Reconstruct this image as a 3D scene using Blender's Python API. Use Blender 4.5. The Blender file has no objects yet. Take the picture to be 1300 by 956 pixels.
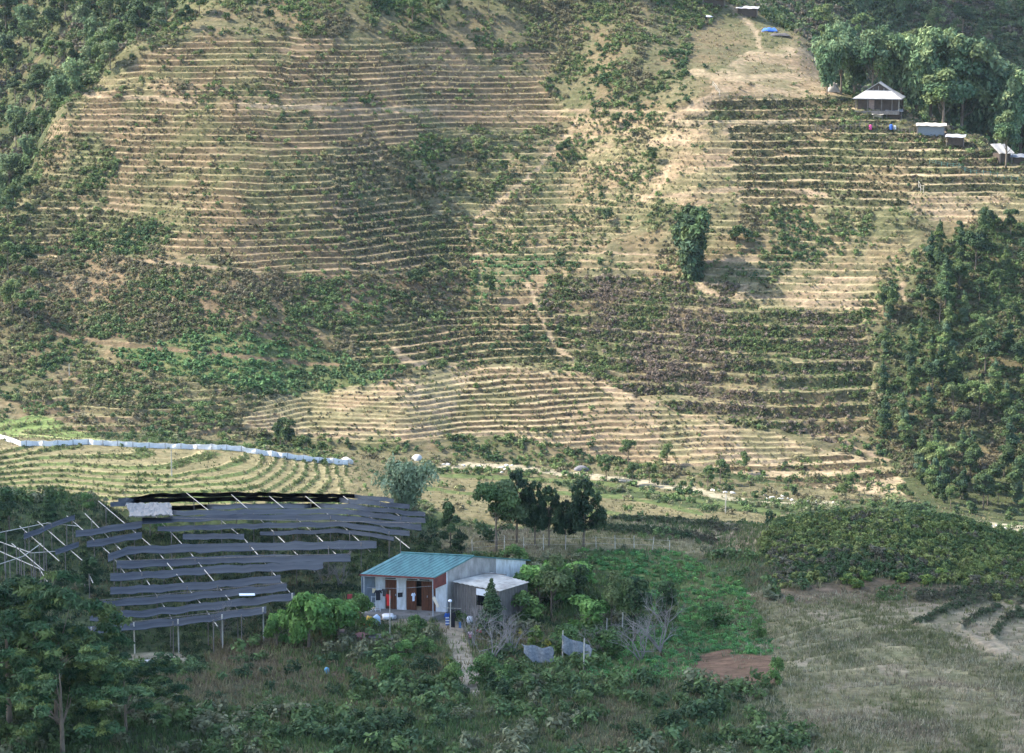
import bpy, math, random
import numpy as np
rng = np.random.default_rng(7)
random.seed(7)
SC = bpy.context.scene
COL = SC.collection
R = math.radians

# ------------------------------------------------------------------ camera model (photo pixels -> rays)
CAMZ, PITCH, FPX = 75.0, R(10.0), 3069.0
CP, SP = math.cos(PITCH), math.sin(PITCH)
def ray(u, v):
    s = (np.asarray(u, float) - 650.0) / FPX; t = (np.asarray(v, float) - 478.0) / FPX
    dy = CP - t * SP; dz = -SP - t * CP
    return s / dy, dz / dy                      # x per metre of y, z per metre of y
def project(x, y, z):
    dz = z - CAMZ
    f = y * CP - dz * SP; up = y * SP + dz * CP
    return 650.0 + FPX * x / f, 478.0 - FPX * up / f

# ------------------------------------------------------------------ numpy noise
def _hash(ix, iy, seed):
    h = (ix.astype(np.int64) * 374761393 + iy.astype(np.int64) * 668265263 + seed * 1442695041) & 0xFFFFFFFF
    h = ((h ^ (h >> 13)) * 1274126177) & 0xFFFFFFFF
    h = (h ^ (h >> 16)) & 0xFFFFFF
    return h / float(0xFFFFFF)
def vnoise(x, y, seed=0):
    x = np.asarray(x, float); y = np.asarray(y, float)
    ix = np.floor(x); iy = np.floor(y); fx = x - ix; fy = y - iy
    fx = fx * fx * (3 - 2 * fx); fy = fy * fy * (3 - 2 * fy)
    a = _hash(ix, iy, seed); b = _hash(ix + 1, iy, seed); c = _hash(ix, iy + 1, seed); d = _hash(ix + 1, iy + 1, seed)
    return (a * (1 - fx) + b * fx) * (1 - fy) + (c * (1 - fx) + d * fx) * fy
def fbm(x, y, seed=0, oct=4):
    s = 0; a = 1; t = 0
    for k in range(oct):
        s = s + a * vnoise(x * 2 ** k + 17.3 * k, y * 2 ** k - 9.1 * k, seed + k); t += a; a *= 0.5
    return s / t
def sstep(a, b, x):
    t = np.clip((x - a) / (b - a), 0, 1); return t * t * (3 - 2 * t)

# ------------------------------------------------------------------ terrain profiles: per column, (row, distance) points; R marks the ridge
PROF = {
 -400: [(956,205),(867,228),(800,262),(700,305),(640,335),(560,362),(548,380),(500,398),(430,425),(380,445),('R',350,460),(352,520),(300,550),(150,590),(0,650)],
 -100: [(956,210),(867,234),(815,270),(700,315),(640,342),(558,370),(547,388),(500,405),(430,430),(360,455),('R',320,468),(322,520),(280,545),(150,587),(0,642)],
 0:    [(956,212),(867,240),(830,268),(700,320),(640,345),(560,376),(549,391),(500,408),(430,430),(340,458),('R',278,475),(278,520),(250,545),(150,585),(60,620),(0,640)],
 100:  [(956,214),(867,243),(830,270),(700,321),(640,347),(565,376),(551,392),(500,408),(440,428),(340,454),(200,487),('R',130,503),(128,545),(100,570),(0,620)],
 200:  [(956,216),(867,248),(830,272),(700,322),(640,349),(570,376),(557,393),(510,406),(440,425),(340,448),(200,481),(100,505),('R',50,518),(48,560),(0,600)],
 300:  [(956,217),(867,250),(820,272),(695,322),(640,349),(574,376),(564,396),(520,406),(440,424),(340,446),(200,478),(100,502),(40,517),(0,530),('R',-60,550),(-60,600)],
 400:  [(956,218),(867,252),(800,274),(692,321),(645,350),(582,382),(572,398),(545,405),(500,418),(440,430),(340,450),(200,481),(100,505),(0,530),('R',-80,560),(-80,610)],
 500:  [(956,218),(867,250),(780,281),(692,316),(650,346),(600,384),(582,396),(550,404),(500,416),(470,425),(400,444),(340,459),(270,477),(200,491),(100,512),(0,536),('R',-80,565),(-80,610)],
 600:  [(956,216),(867,248),(780,283),(695,313),(652,350),(606,387),(587,398),(550,408),(500,422),(470,432),(400,453),(340,469),(270,487),(200,501),(100,519),(0,541),('R',-80,570),(-80,620)],
 700:  [(956,216),(867,246),(780,284),(695,314),(656,350),(612,387),(592,398),(560,406),(500,424),(470,434),(400,451),(340,466),(270,484),(200,502),(140,515),(100,523),(0,545),('R',-80,575),(-80,620)],
 800:  [(956,215),(867,244),(780,286),(700,312),(662,345),(620,384),(597,398),(560,408),(500,426),(400,448),(340,462),(270,477),(200,492),(140,505),(100,514),(0,545),('R',-60,570),(-60,620)],
 900:  [(956,214),(867,242),(780,284),(720,306),(667,342),(635,372),(610,392),(580,402),(540,414),(500,424),(400,444),(340,457),(270,470),(235,477),(200,484),(140,497),(110,503),(90,515),(30,545),('R',-20,565),(-15,620)],
 1000: [(956,213),(867,240),(780,278),(740,294),(672,318),(672,345),(642,370),(614,391),(588,402),(540,414),(500,422),(400,442),(340,455),(270,468),(240,474),(200,483),(165,492),(140,498),(120,505),(90,522),('R',38,546),(45,600),(0,660)],
 1100: [(956,212),(867,240),(780,276),(750,292),(700,305),(660,318),(682,345),(647,369),(617,391),(592,402),(540,414),(500,422),(400,440),(340,452),(270,464),(240,471),(200,480),(160,489),('R',125,500),(140,540),(120,600),(60,660),(0,710)],
 1200: [(956,212),(867,240),(780,275),(755,290),(700,306),(662,318),(688,345),(652,370),(632,387),(600,400),(500,420),(400,438),(300,456),(245,466),(220,471),('R',163,489),(185,520),(170,600),(100,650),(0,720)],
 1300: [(956,212),(867,240),(790,272),(760,288),(720,303),(692,315),(700,345),(668,364),(652,382),(620,393),(500,418),(400,436),(300,454),(245,466),('R',210,480),(232,520),(220,590),(150,640),(0,720)],
 1450: [(956,212),(867,240),(800,270),(770,286),(740,300),(715,315),(700,345),(672,364),(655,382),(620,393),(500,416),(400,434),(330,450),('R',258,470),(300,520),(260,590),(150,650),(0,730)],
 1900: [(956,212),(867,240),(810,268),(770,290),(740,305),(715,325),(700,345),(680,362),(655,382),(600,400),(500,420),(400,440),('R',350,460),(370,520),(300,590),(150,660),(0,740)],
}
NEARK = .6                                        # the near shelf with the house lies at 125-208 m; the ground then falls away, out of sight, to the valley
for k_, L_ in PROF.items():
    n_ = max(i for i, p_ in enumerate(L_) if p_[0] != 'R' and p_[1] <= 347 and (i == 0 or all(q_[-1] <= 347 for q_ in L_[:i])))
    v0 = L_[n_][0]; nxt = L_[n_ + 1]; h_ = [(v0 + 16, 236), (v0 + 18, 290), (max(v0 + (14 if k_ < 450 else 3), nxt[0] + 4), 342)]
    PROF[k_] = [(p_[0], p_[1] * NEARK) for p_ in L_[:n_ + 1]] + h_ + L_[n_ + 1:]
def pchip(xs, ys, xq):
    xs = np.array(xs, float); ys = np.array(ys, float); h = np.diff(xs); d = np.diff(ys) / h
    m = np.zeros_like(xs); m[0] = d[0]; m[-1] = d[-1]
    for i in range(1, len(xs) - 1):
        if d[i-1] * d[i] > 0:
            w1 = 2*h[i] + h[i-1]; w2 = h[i] + 2*h[i-1]; m[i] = (w1 + w2) / (w1 / d[i-1] + w2 / d[i])
    k = np.clip(np.searchsorted(xs, xq) - 1, 0, len(xs) - 2); t = (xq - xs[k]) / h[k]
    t2 = t*t; t3 = t2*t
    r = (2*t3-3*t2+1)*ys[k] + (t3-2*t2+t)*h[k]*m[k] + (-2*t3+3*t2)*ys[k+1] + (t3-t2)*h[k]*m[k+1]
    return np.where(xq < xs[0], ys[0] + (xq - xs[0]) * 0.25*m[0], np.where(xq > xs[-1], ys[-1] + (xq - xs[-1]) * m[-1], r))

YR = np.concatenate([np.arange(30, 118, 4.0), np.arange(118, 156, .26), np.arange(156, 212, .18), np.arange(212, 330, 2.0), np.arange(330, 396, .22), np.arange(396, 532, .15), np.arange(532, 740, 1.1), np.arange(740, 1300, 20)])
CU = np.concatenate([np.arange(-1400, -300, 60), np.arange(-300, -30, 12), np.arange(-30, 1331, 3.0), np.arange(1332, 1620, 12), np.arange(1620, 2800, 60)])
CC = (CU - 650.0) / (FPX * CP)                   # column slope x/y
keys = sorted(PROF); kc = (np.array(keys) - 650.0) / (FPX * CP)
ZK = np.zeros((len(keys), len(YR))); RK = np.zeros(len(keys))
for i, k in enumerate(keys):
    ys, zs = [30.0], [6.0 - .0]
    for p in PROF[k]:
        if p[0] == 'R': p = p[1:]; RK[i] = p[1]
        v, Y = p; _, dz = ray(k, v); ys.append(float(Y)); zs.append(CAMZ + Y * dz)
    ys.append(1300.0); zs.append(zs[-1] + (1300 - ys[-2]) * .22)
    zs[0] = zs[1] + 4
    ZK[i] = pchip(ys, zs, YR)
ZK_ = np.zeros((len(CC), len(YR)))
for j in range(len(YR)):                        # smooth interpolation across columns
    ZK_[:, j] = pchip(kc, ZK[:, j], np.clip(CC, kc[0], kc[-1]))
RIDGE = np.interp(CC, kc, RK)
Zb = ZK_.T.copy()                               # rows x columns
YY, CG = np.meshgrid(YR, CC, indexing='ij')
XX = YY * CG
hillw = sstep(395, 425, YY)
Zb += hillw * (fbm(XX / 26, YY / 26, 3, 3) - .5) * 3.0 + (fbm(XX / 9, YY / 9, 5, 2) - .5) * (.35 + .5 * hillw)
UU, VV = project(XX, YY, Zb)
BEH = YY > RIDGE[None, :] + 3                    # beyond the ridge

# ------------------------------------------------------------------ painting by area
def inpoly(poly, U, V):
    m = np.zeros(U.shape, bool); n = len(poly); j = n - 1
    for i in range(n):
        xi, yi = poly[i]; xj, yj = poly[j]
        if yi != yj:
            m ^= ((yi > V) != (yj > V)) & (U < (xj - xi) * (V - yi) / (yj - yi) + xi)
        j = i
    return m
def segdist(pts, U, V):
    d = np.full(U.shape, 1e9)
    for (x0, y0), (x1, y1) in zip(pts[:-1], pts[1:]):
        L = (x1-x0)**2 + (y1-y0)**2 + 1e-9
        t = np.clip(((U-x0)*(x1-x0) + (V-y0)*(y1-y0)) / L, 0, 1)
        d = np.minimum(d, np.hypot(U - x0 - t*(x1-x0), V - y0 - t*(y1-y0)))
    return d
NS = np.where(YY < 215, 1.7, 1.0)
JU = UU + (fbm(XX / 5 * NS, YY / 3 * NS, 11, 3) - .5) * 26
JV = VV + (fbm(XX / 5 * NS, YY / 3 * NS, 21, 3) - .5) * 12
SH = UU.shape
tread = np.zeros(SH + (3,)); riser = np.zeros(SH + (3,))
tamp = np.zeros(SH); per = np.full(SH, 1.42)
dens = np.zeros(SH); styp = np.zeros(SH, int); grass = np.zeros(SH)
C = dict(
 tan=(.37,.305,.225), dry=(.30,.235,.17), brown=(.215,.165,.115), olive=(.175,.165,.105), green=(.12,.165,.07), dgreen=(.07,.10,.05),
 orange=(.35,.275,.205), purple=(.145,.12,.09), under=(.085,.105,.055), valley=(.205,.19,.12), meadow=(.26,.235,.14), soil=(.235,.145,.10), stubble=(.34,.285,.205), lime=(.15,.21,.085), leaf=(.10,.17,.06),
 pale=(.50,.46,.38), forest=(.05,.075,.045), rdark=(.075,.078,.048), path=(.33,.30,.26), rbrown=(.115,.093,.062))  # rdark: dark riser growth, deepened in colour to stand for riser shade
def zone(poly, tr, ri=None, amp=0.0, p=1.42, d=0.0, t=0, g=0.0, where=None):
    """poly: where it lies; tr/ri: tread and riser colours, rdark with riser shade mixed in; amp, p: terrace strength and step; d: shrubs per m2 of kind t; g: tufts per m2"""
    m = inpoly(poly, JU, JV) if poly is not None else np.ones(SH, bool)
    m &= where if where is not None else ~BEH
    tread[m] = C[tr]; riser[m] = C[ri or tr]; tamp[m] = amp; per[m] = p; dens[m] = d; styp[m] = t; grass[m] = g
# shrub kinds: 0 mixed green, 1 green+purple-brown, 2 row of purple scrub on risers, 3 lush green, 4 dark shrubs (near), 5 field plants
zone(None, 'olive', 'olive', .35, 1.42, 1.1, 0, .6)
zone(None, 'under', 'under', 0, 1.42, .45, 6, 0, where=BEH)
far = YY < 396
zone(None, 'dgreen', None, 0, 1, .5, 4, 1.2, where=far)
# --- hill
zone([(-400,330),(0,325),(120,325),(330,345),(480,350),(600,340),(640,400),(560,470),(330,450),(140,430),(-400,440)], 'brown','brown', .3,1.42, 2.3, 1, .6)
zone([(270,420),(420,445),(520,470),(430,505),(300,490),(180,468),(140,445)], 'green','green', .15,1.42, 1.6, 3, .8)
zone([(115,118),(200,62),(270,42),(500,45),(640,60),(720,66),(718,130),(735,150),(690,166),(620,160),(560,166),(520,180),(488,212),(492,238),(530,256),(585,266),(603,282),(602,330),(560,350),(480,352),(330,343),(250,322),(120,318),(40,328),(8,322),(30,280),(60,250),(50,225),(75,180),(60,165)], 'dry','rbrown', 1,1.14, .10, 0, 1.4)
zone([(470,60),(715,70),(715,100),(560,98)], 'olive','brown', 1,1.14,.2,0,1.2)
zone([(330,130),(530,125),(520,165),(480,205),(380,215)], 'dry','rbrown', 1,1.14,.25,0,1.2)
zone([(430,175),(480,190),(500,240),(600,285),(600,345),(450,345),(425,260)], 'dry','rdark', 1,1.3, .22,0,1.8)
zone([(10,190),(120,160),(150,200),(140,260),(60,262),(20,250)], 'olive','rdark', 0.96,1.14,1.3,0,1)
zone([(0,270),(120,262),(230,285),(200,322),(60,330),(-20,330)], 'olive','rdark', 0.96,1.14,1.3,0,1)
zone([(90,100),(180,92),(470,132),(720,140),(718,152),(420,147),(120,124)], 'dry','brown', 1,1.14,.3,0,1)
zone([(500,175),(640,165),(700,160),(660,215),(600,285),(530,258),(488,235),(488,212)], 'olive','olive', 0.96,1.14,1.9,0,.7)
zone([(735,150),(860,145),(880,190),(850,240),(760,330),(600,325),(598,280),(660,215)], 'dry','olive', 0.96,1.14,.32,0,2.2)
zone([(740,150),(850,145),(880,210),(820,240),(740,225),(690,200)], 'olive','dry', 0.96,1.14,.55,0,1.4)
zone([(720,60),(880,30),(920,70),(880,130),(740,140),(680,110)], 'olive','brown', 0.2,1.14,2.1,0,.5)
zone([(600,0),(860,-60),(940,20),(890,70),(720,66),(640,60),(460,45),(260,45),(330,-60)], 'olive','olive', 0.1,1.14,2.1,0,.5)
zone([(880,40),(960,5),(1040,40),(1075,105),(1070,128),(960,128),(880,130),(860,110)], 'olive','olive', 0.1,1.14,.06,0,1.8)
zone([(960,60),(1040,60),(1070,120),(900,124),(900,95)], 'tan','dry', 0.15,1.14,.03,0,1.2)
zone([(870,125),(1120,125),(1180,150),(980,165),(850,160)], 'tan','rdark', 1,1.9,.2,1,1.6)
zone([(850,160),(950,152),(950,255),(840,262),(830,215)], 'dry','dry', 0.96,1.14,.15,0,1.4)
zone([(930,158),(1200,160),(1300,215),(1330,236),(1420,255),(1420,300),(1180,262),(960,265),(935,230)], 'tan','rdark', 1,1.4,.08,0,.9)
zone([(1150,246),(1420,250),(1420,300),(1180,278),(1150,270)], 'tan','dry', 0.96,1.1,.04,0,1.2)
zone([(690,330),(860,330),(1000,270),(1150,280),(1150,330),(1120,400),(1080,380),(900,375),(700,400)], 'dry','olive', 0.96,1.14,.45,0,1)
zone([(690,345),(860,345),(1100,395),(1120,520),(1060,560),(900,530),(780,500),(720,450),(690,400)], 'olive','rdark', 0.96,2.0,3.4,2,1.2)
zone([(940,358),(1110,350),(1120,392),(920,385)], 'tan','dry', 0.96,1.14,.08,0,1.2)
zone([(860,262),(1160,268),(1150,335),(960,330),(880,345),(850,330)], 'olive','olive', 0.96,1.14,.9,0,.9)
zone([(600,325),(700,325),(690,400),(600,380)], 'olive','olive', 0.96,1.14,.8,3,1.2)
zone([(540,400),(640,372),(700,395),(730,455),(560,470),(460,470),(440,415)], 'dry','rdark', 0.95,1.0,.30,0,2.0)
zone([(430,497),(560,465),(735,468),(830,515),(960,545),(1160,598),(1140,618),(1000,605),(850,592),(640,556),(420,556),(150,525),(90,500),(280,500)], 'stubble','dry', 1,.62,.03,0,1.2)
zone([(600,470),(760,480),(800,545),(560,548)], 'stubble','rbrown', 1,.62,.03,0,1.6)
zone([(250,500),(470,500),(520,530),(460,545),(330,545)], 'stubble','brown', 1,.5,.02,0,.6)
zone([(1040,570),(1170,600),(1160,640),(1000,612),(900,598)], 'tan','rbrown', 1,.85,.25,0,1.2)
zone([(1130,400),(1200,300),(1260,280),(1500,280),(1500,680),(1200,660),(1150,620),(1100,540)], 'under','dgreen', 0.2,1.14,2.2,1,.8)
zone([(90,470),(220,480),(330,505),(300,550),(60,545),(20,500)], 'olive','brown', 0.96,.9,1.3,1,1)
# --- valley floor
vall = (YY > 325) & (YY < 408)
zone([(-400,548),(60,552),(300,570),(450,590),(600,600),(900,650),(1000,652),(1010,690),(600,665),(540,640),(300,640),(-400,660)], 'valley','dry', 0,1,.05,0,1.1, where=vall)
zone([(-400,562),(200,568),(360,576),(450,590),(440,640),(-400,650)], 'valley','green', 1,.36,.0,0,.8, where=vall)
zone([(300,560),(450,575),(640,570),(860,600),(1160,630),(1170,650),(900,642),(760,612),(480,598),(330,575)], 'olive','olive', .2,1,.8,0,.8, where=(YY > 375) & (YY < 412))
zone([(20,530),(60,528),(130,555),(190,563),(100,566),(0,560),(-200,552),(-200,510)], 'lime','lime', .8,.6,.0,0,1.4, where=(YY > 383) & (YY < 412))
zone([(760,632),(905,660),(1000,668),(980,705),(860,700),(740,690)], 'dry','rdark', 1,.7,.4,0,1.5, where=(YY > 180) & (YY < 215))
# --- foreground
fg = YY < 215
zone([(90,640),(560,640),(600,690),(560,780),(420,800),(230,860),(0,830),(0,640)], 'dgreen','dgreen', 0,1,.8,5,.3, where=(YY < 212))
zone([(560,640),(760,650),(900,690),(890,720),(560,700)], 'meadow', 'meadow', 0,1,.08,4,.9, where=(YY > 178) & (YY < 215))
zone([(960,690),(1010,645),(1150,630),(1270,660),(1420,700),(1420,790),(1180,765),(1000,750)], 'dgreen','dgreen', 0,1,1.5,7,.6, where=(YY > 170) & (YY < 214))
zone([(990,748),(1120,735),(1230,745),(1280,770),(1180,782),(1000,765)], 'brown','brown', 0,1,.12,4,1, where=fg)
zone([(925,750),(1000,765),(1420,790),(1420,990),(1070,990),(1030,940),(1000,900),(985,870),(960,815)], 'meadow','rdark', .9,.42,.10,0,1.0, where=fg)
zone([(1170,775),(1420,760),(1420,850),(1290,835),(1200,800)], 'stubble','rdark', .3,.55,.0,0,.25, where=fg)
zone([(720,700),(860,700),(950,745),(985,835),(860,880),(700,880),(840,790),(800,740)], 'green','green', 0,1,1.2,3,.6, where=fg)
zone([(892,828),(985,830),(990,868),(884,868)], 'soil','soil', 0,1,0,0,.05, where=fg)
zone([(120,835),(640,860),(985,872),(1000,900),(1030,940),(1070,1000),(0,1000),(0,850)], 'under','under', 0,1,.8,4,1.3, where=fg)
zone([(270,812),(470,800),(480,868),(250,868)], 'rbrown','rbrown', 0,1,.25,1,1.6, where=fg)
# --- soil of its own shape: paths, ditches, scars, river bed
bare = np.zeros(SH)
def strip(pts, w, col, jit=3, where=None, k=1.0):
    U2 = UU + (fbm(XX / 2, YY / 2, 31, 2) - .5) * jit * 2; V2 = VV + (fbm(XX / 2, YY / 2, 41, 2) - .5) * jit
    d = segdist(pts, U2, V2); w = w * .8 if col == 'orange' else w; m = (1 - sstep(w * .6, w, d)) * k
    m = np.where(BEH if where is None else ~where, 0, m)
    tread[...] = tread * (1 - m[..., None]) + np.array(C[col]) * m[..., None]
    riser[...] = riser * (1 - m[..., None]) + np.array(C[col]) * m[..., None]
    dens[...] *= (1 - m); grass[...] *= (1 - .8 * m); bare[...] = np.maximum(bare, m)
strip([(100,118),(200,124),(330,133),(470,137),(720,140),(900,142)], 2.6, 'orange', 2)
strip([(735,142),(725,165),(670,225),(600,280),(595,300)], 3.5, 'orange')
strip([(850,150),(905,122),(925,112)], 9, 'orange')
strip([(830,180),(870,175)], 11, 'orange', 6)
strip([(855,205),(835,240),(815,255)], 5, 'orange', 6)
strip([(820,250),(960,235),(1050,245)], 3, 'orange')
strip([(860,155),(1010,152)], 3, 'tan')
strip([(600,322),(680,322),(720,318),(860,324)], 2.5, 'orange')
strip([(860,325),(885,360),(920,372),(1090,385)], 4, 'orange')
strip([(640,385),(672,375),(690,350)], 10, 'brown', 5)
strip([(670,360),(685,395),(705,440),(745,465),(755,488),(830,510),(880,525)], 3.5, 'orange')
strip([(895,330),(960,328)], 5, 'orange'); strip([(1035,352),(1120,352)], 3, 'orange'); strip([(1146,360),(1148,380)], 5, 'orange', 3)
strip([(500,440),(515,455),(540,462)], 6, 'orange')
strip([(70,425),(160,437),(330,455),(430,463)], 3.5, 'brown')
strip([(20,318),(70,325)], 2.5, 'orange')
strip([(1010,520),(1030,545),(1070,560),(1130,585)], 3, 'orange')
strip([(880,92),(940,100),(1000,95)], 5, 'tan', 5); strip([(930,10),(960,40),(965,60)], 4, 'tan')
strip([(360,62),(400,60)], 6, 'brown', 6); strip([(170,330),(330,345)], 3, 'orange')
strip([(560,603),(760,612),(900,638),(990,652)], 3.5, 'green', 4, vall)
strip([(640,622),(800,632),(890,652)], 3, 'green', 4, vall)
strip([(540,620),(700,640),(800,655)], 3, 'green', 4, vall)
riv = (YY > 372) & (YY < 402)
strip([(560,590),(640,592),(760,605),(880,622),(960,640),(1060,640)], 4, 'pale', 4, riv, .8)
strip([(1200,662),(1320,672),(1450,690)], 6, 'pale', 4, (YY > 352) & (YY < 392), .8)
strip([(560,775),(575,800),(585,830),(600,870)], 17, 'path', 4, fg)
strip([(455,775),(510,785),(560,780)], 13, 'path', 4, fg)
strip([(150,838),(230,838)], 10, 'pale', 4, fg, .8)
strip([(1005,755),(1110,742),(1230,748)], 5, 'brown', 5, fg)
def blend(m_, col, k=1.0):
    m_ = (m_ * k)[..., None]; tread[...] = tread * (1 - m_) + np.array(C[col]) * m_; riser[...] = riser * (1 - m_) + np.array(C[col]) * m_
mead = fg & (UU > 930) & (VV > 752) & ((UU > 1000) | (VV < 822))                # the near meadow: green and rank patches, field banks with a trodden lip and a dark face
blend(np.where(mead, sstep(.50, .62, fbm(XX / 3.5, YY / 7, 58, 3)), 0), 'under', .75)
blend(np.where(mead, sstep(.56, .66, fbm(XX / 2 + 40, YY / 4, 59, 3)), 0), 'tan', .7)
grass[...] = np.where(mead & (fbm(XX / 3.5, YY / 7, 58, 3) > .56), grass + 1.2, grass)
m_ = inpoly([(1150,770),(1330,760),(1330,850),(1290,835),(1200,805)], JU, JV) & fg; blend(m_ * 1.0, 'stubble', .8); grass[...] = np.where(m_, .35, grass)
for pts_, w_ in (([(1166,791),(1190,781),(1216,771),(1256,762)], 4.5), ([(1221,796),(1236,785),(1266,773)], 4), ([(1264,806),(1270,792),(1282,783),(1310,778)], 5.5), ([(1168,760),(1215,757),(1262,752),(1310,764)], 8), ([(768,643),(860,650),(905,660)], 4), ([(762,657),(850,663),(935,672)], 4), ([(755,672),(860,679),(905,686)], 4.5)):
    d_ = np.where(fg, segdist(pts_, JU * .15 + UU * .85, JV * .15 + VV * .85), 99); m_ = 1 - sstep(w_ * .5, w_ * 1.15, d_); Zb += .22 * m_; blend(m_, 'rdark'); grass[...] = np.where(m_ > .3, .1, grass); dens[...] = np.where(m_ > .5, 2.6, dens); styp[...] = np.where(m_ > .5, 8, styp)
    d_ = np.where(fg, segdist([(a - 3, b - w_ - 1) for a, b in pts_], UU, VV), 99); blend((1 - sstep(1.2, 3, d_)) * (w_ < 7), 'tan', .9)
for pts_ in ([(1160,791),(1195,799),(1230,808),(1264,824),(1310,842)], [(1216,797),(1240,808),(1262,818)], [(1257,808),(1276,822),(1300,838)]):
    d_ = np.where(fg, segdist(pts_, JU * .15 + UU * .85, JV * .15 + VV * .85), 99); m_ = 1 - sstep(1.5, 3.4, d_); blend(m_, 'tan', .9); Zb += .12 * m_; grass[...] *= 1 - .9 * m_
# ------------------------------------------------------------------ terraces: the slope cut into steps
ta = tamp.copy()
for _ in range(3):                               # soften the edges of the terraced areas
    ta[:, 1:-1] = (ta[:, :-2] + ta[:, 1:-1] * 2 + ta[:, 2:]) / 4
kk = 9
for ax in (0,):
    cs = np.cumsum(np.pad(ta, ((kk, kk), (0, 0)), mode='edge'), 0); ta = (cs[2*kk:] - cs[:-2*kk]) / (2 * kk); ta = ta[:SH[0]]
wob = (fbm(XX / 18, YY / 40, 61, 2) - .5) * .9 + (vnoise(XX / 4, YY / 8, 71) - .5) * .10
drop = vnoise(XX / 14, Zb / 1.4, 81)              # stretches where the steps have crumbled
ta = ta * np.where(tamp > .9, .62 + .38 * sstep(.12, .3, drop), sstep(.25, .7, drop))
wob = wob + np.where(YY > 432, .5 * per * sstep(.44, .56, vnoise(XX / 30, YY / 60, 63)), 0)   # steps that do not meet: fields were cut one by one
q = (Zb + wob) / per; fr = q - np.floor(q)
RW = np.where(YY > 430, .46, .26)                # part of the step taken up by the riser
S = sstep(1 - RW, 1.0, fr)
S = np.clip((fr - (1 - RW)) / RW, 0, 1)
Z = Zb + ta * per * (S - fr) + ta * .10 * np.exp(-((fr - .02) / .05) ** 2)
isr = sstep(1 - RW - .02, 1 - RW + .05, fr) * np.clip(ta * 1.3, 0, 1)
lip = (np.exp(-((fr - .03) / .07) ** 2)) * np.clip(ta, 0, 1)
band = vnoise(XX / 16, np.floor(q) * 3.7, 91)      # every step has its own soil and growth
Z += (fbm(XX / 1.6, YY / 1.6, 101, 2) - .5) * np.where(YY < 215, .14, .22) * (1 - .6 * np.clip(ta, 0, 1))
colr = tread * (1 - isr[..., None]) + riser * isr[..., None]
pn = fbm(XX / 7 * NS, YY / 5 * NS, 111, 4)[..., None]; pn2 = fbm(XX / 1.3 * NS, YY / 1.0 * NS, 121, 3)[..., None]
gcol = np.array((.13, .145, .075)); bcol = np.array((.25, .185, .125))
w1 = sstep(.50, .66, pn) * .55 * (1 - bare[..., None]); w2 = sstep(.52, .7, 1 - pn) * .5 * (1 - bare[..., None])
hl = (YY > 400)[..., None]
colr = np.where(hl, colr * (1 - w1) + gcol * w1, colr); colr = np.where(hl, colr * (1 - w2) + bcol * w2, colr)
colr = colr * (.80 + .4 * band[..., None] * np.clip(ta, 0, 1)[..., None] + .0)
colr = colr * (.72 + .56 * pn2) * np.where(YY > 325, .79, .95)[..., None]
yg = np.array((.37, .325, .21))
lw = (lip * .62 * (.35 + .9 * sstep(.3, .6, fbm(XX / 5, YY / 2, 131, 2))))[..., None]; colr = colr * (1 - lw) + yg * lw
XXv, YYv = XX.ravel(), YY.ravel()

NR, NC = SH
def grid_idx(x, y):
    c = x / y
    j = np.clip(np.searchsorted(CC, c) - 1, 0, NC - 2); i = np.clip(np.searchsorted(YR, y) - 1, 0, NR - 2)
    fj = np.clip((c - CC[j]) / (CC[j+1] - CC[j]), 0, 1); fi = np.clip((y - YR[i]) / (YR[i+1] - YR[i]), 0, 1)
    return i, j, fi, fj
def H(x, y):
    x = np.asarray(x, float); y = np.asarray(y, float); i, j, fi, fj = grid_idx(x, y)
    r = (Z[i, j]*(1-fj) + Z[i, j+1]*fj)*(1-fi) + (Z[i+1, j]*(1-fj) + Z[i+1, j+1]*fj)*fi
    return float(r) if r.ndim == 0 else r
def ground_at(u, v, ymin=150.0, ymax=900.0):
    """where the line of sight through a photo pixel meets the ground"""
    sx, sz = ray(u, v); ys = np.arange(ymin, ymax, .25)
    d = H(sx * ys, ys) - (CAMZ + sz * ys); k = np.argmax(d > 0)
    if not (d > 0).any(): k = len(ys) - 1
    y = ys[k]; return float(sx * y), float(y), H(sx * y, y)
def on_ray(u, v, y):
    sx, sz = ray(u, v); return float(sx * y), float(y), float(CAMZ + sz * y)

# ------------------------------------------------------------------ helpers for meshes and objects
def mesh_np(name, V, F, mat, tint=None, smooth=False):
    """F: (n,k) array of equal-sided faces"""
    me = bpy.data.meshes.new(name); V = np.ascontiguousarray(V, np.float32); F = np.ascontiguousarray(F, np.int32)
    n, k = F.shape
    me.vertices.add(len(V)); me.vertices.foreach_set('co', V.ravel())
    me.loops.add(n * k); me.loops.foreach_set('vertex_index', F.ravel())
    me.polygons.add(n); me.polygons.foreach_set('loop_start', np.arange(n, dtype=np.int32) * k)
    if tint is not None:
        a = me.color_attributes.new('tint', 'FLOAT_COLOR', 'POINT')
        t = np.ones((len(V), 4), np.float32); t[:, :3] = tint; a.data.foreach_set('color', t.ravel())
    me.update(calc_edges=True)
    if smooth: me.polygons.foreach_set('use_smooth', np.ones(n, bool))
    me.materials.append(mat)
    return me
def link(name, data, parent=None, loc=(0, 0, 0), rot=(0, 0, 0)):
    o = bpy.data.objects.new(name, data); COL.objects.link(o); o.location = loc; o.rotation_euler = rot
    if parent is not None: o.parent = parent
    return o
def tag(o, label=None, cat=None, group=None, kind=None):
    if label: o['label'] = label
    if cat: o['category'] = cat
    if group: o['group'] = group
    if kind: o['kind'] = kind
    return o
def empty(name, loc=(0, 0, 0), rz=0.0):
    o = bpy.data.objects.new(name, None); COL.objects.link(o); o.location = loc; o.rotation_euler = (0, 0, rz); o.empty_display_size = .3
    return o
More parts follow.
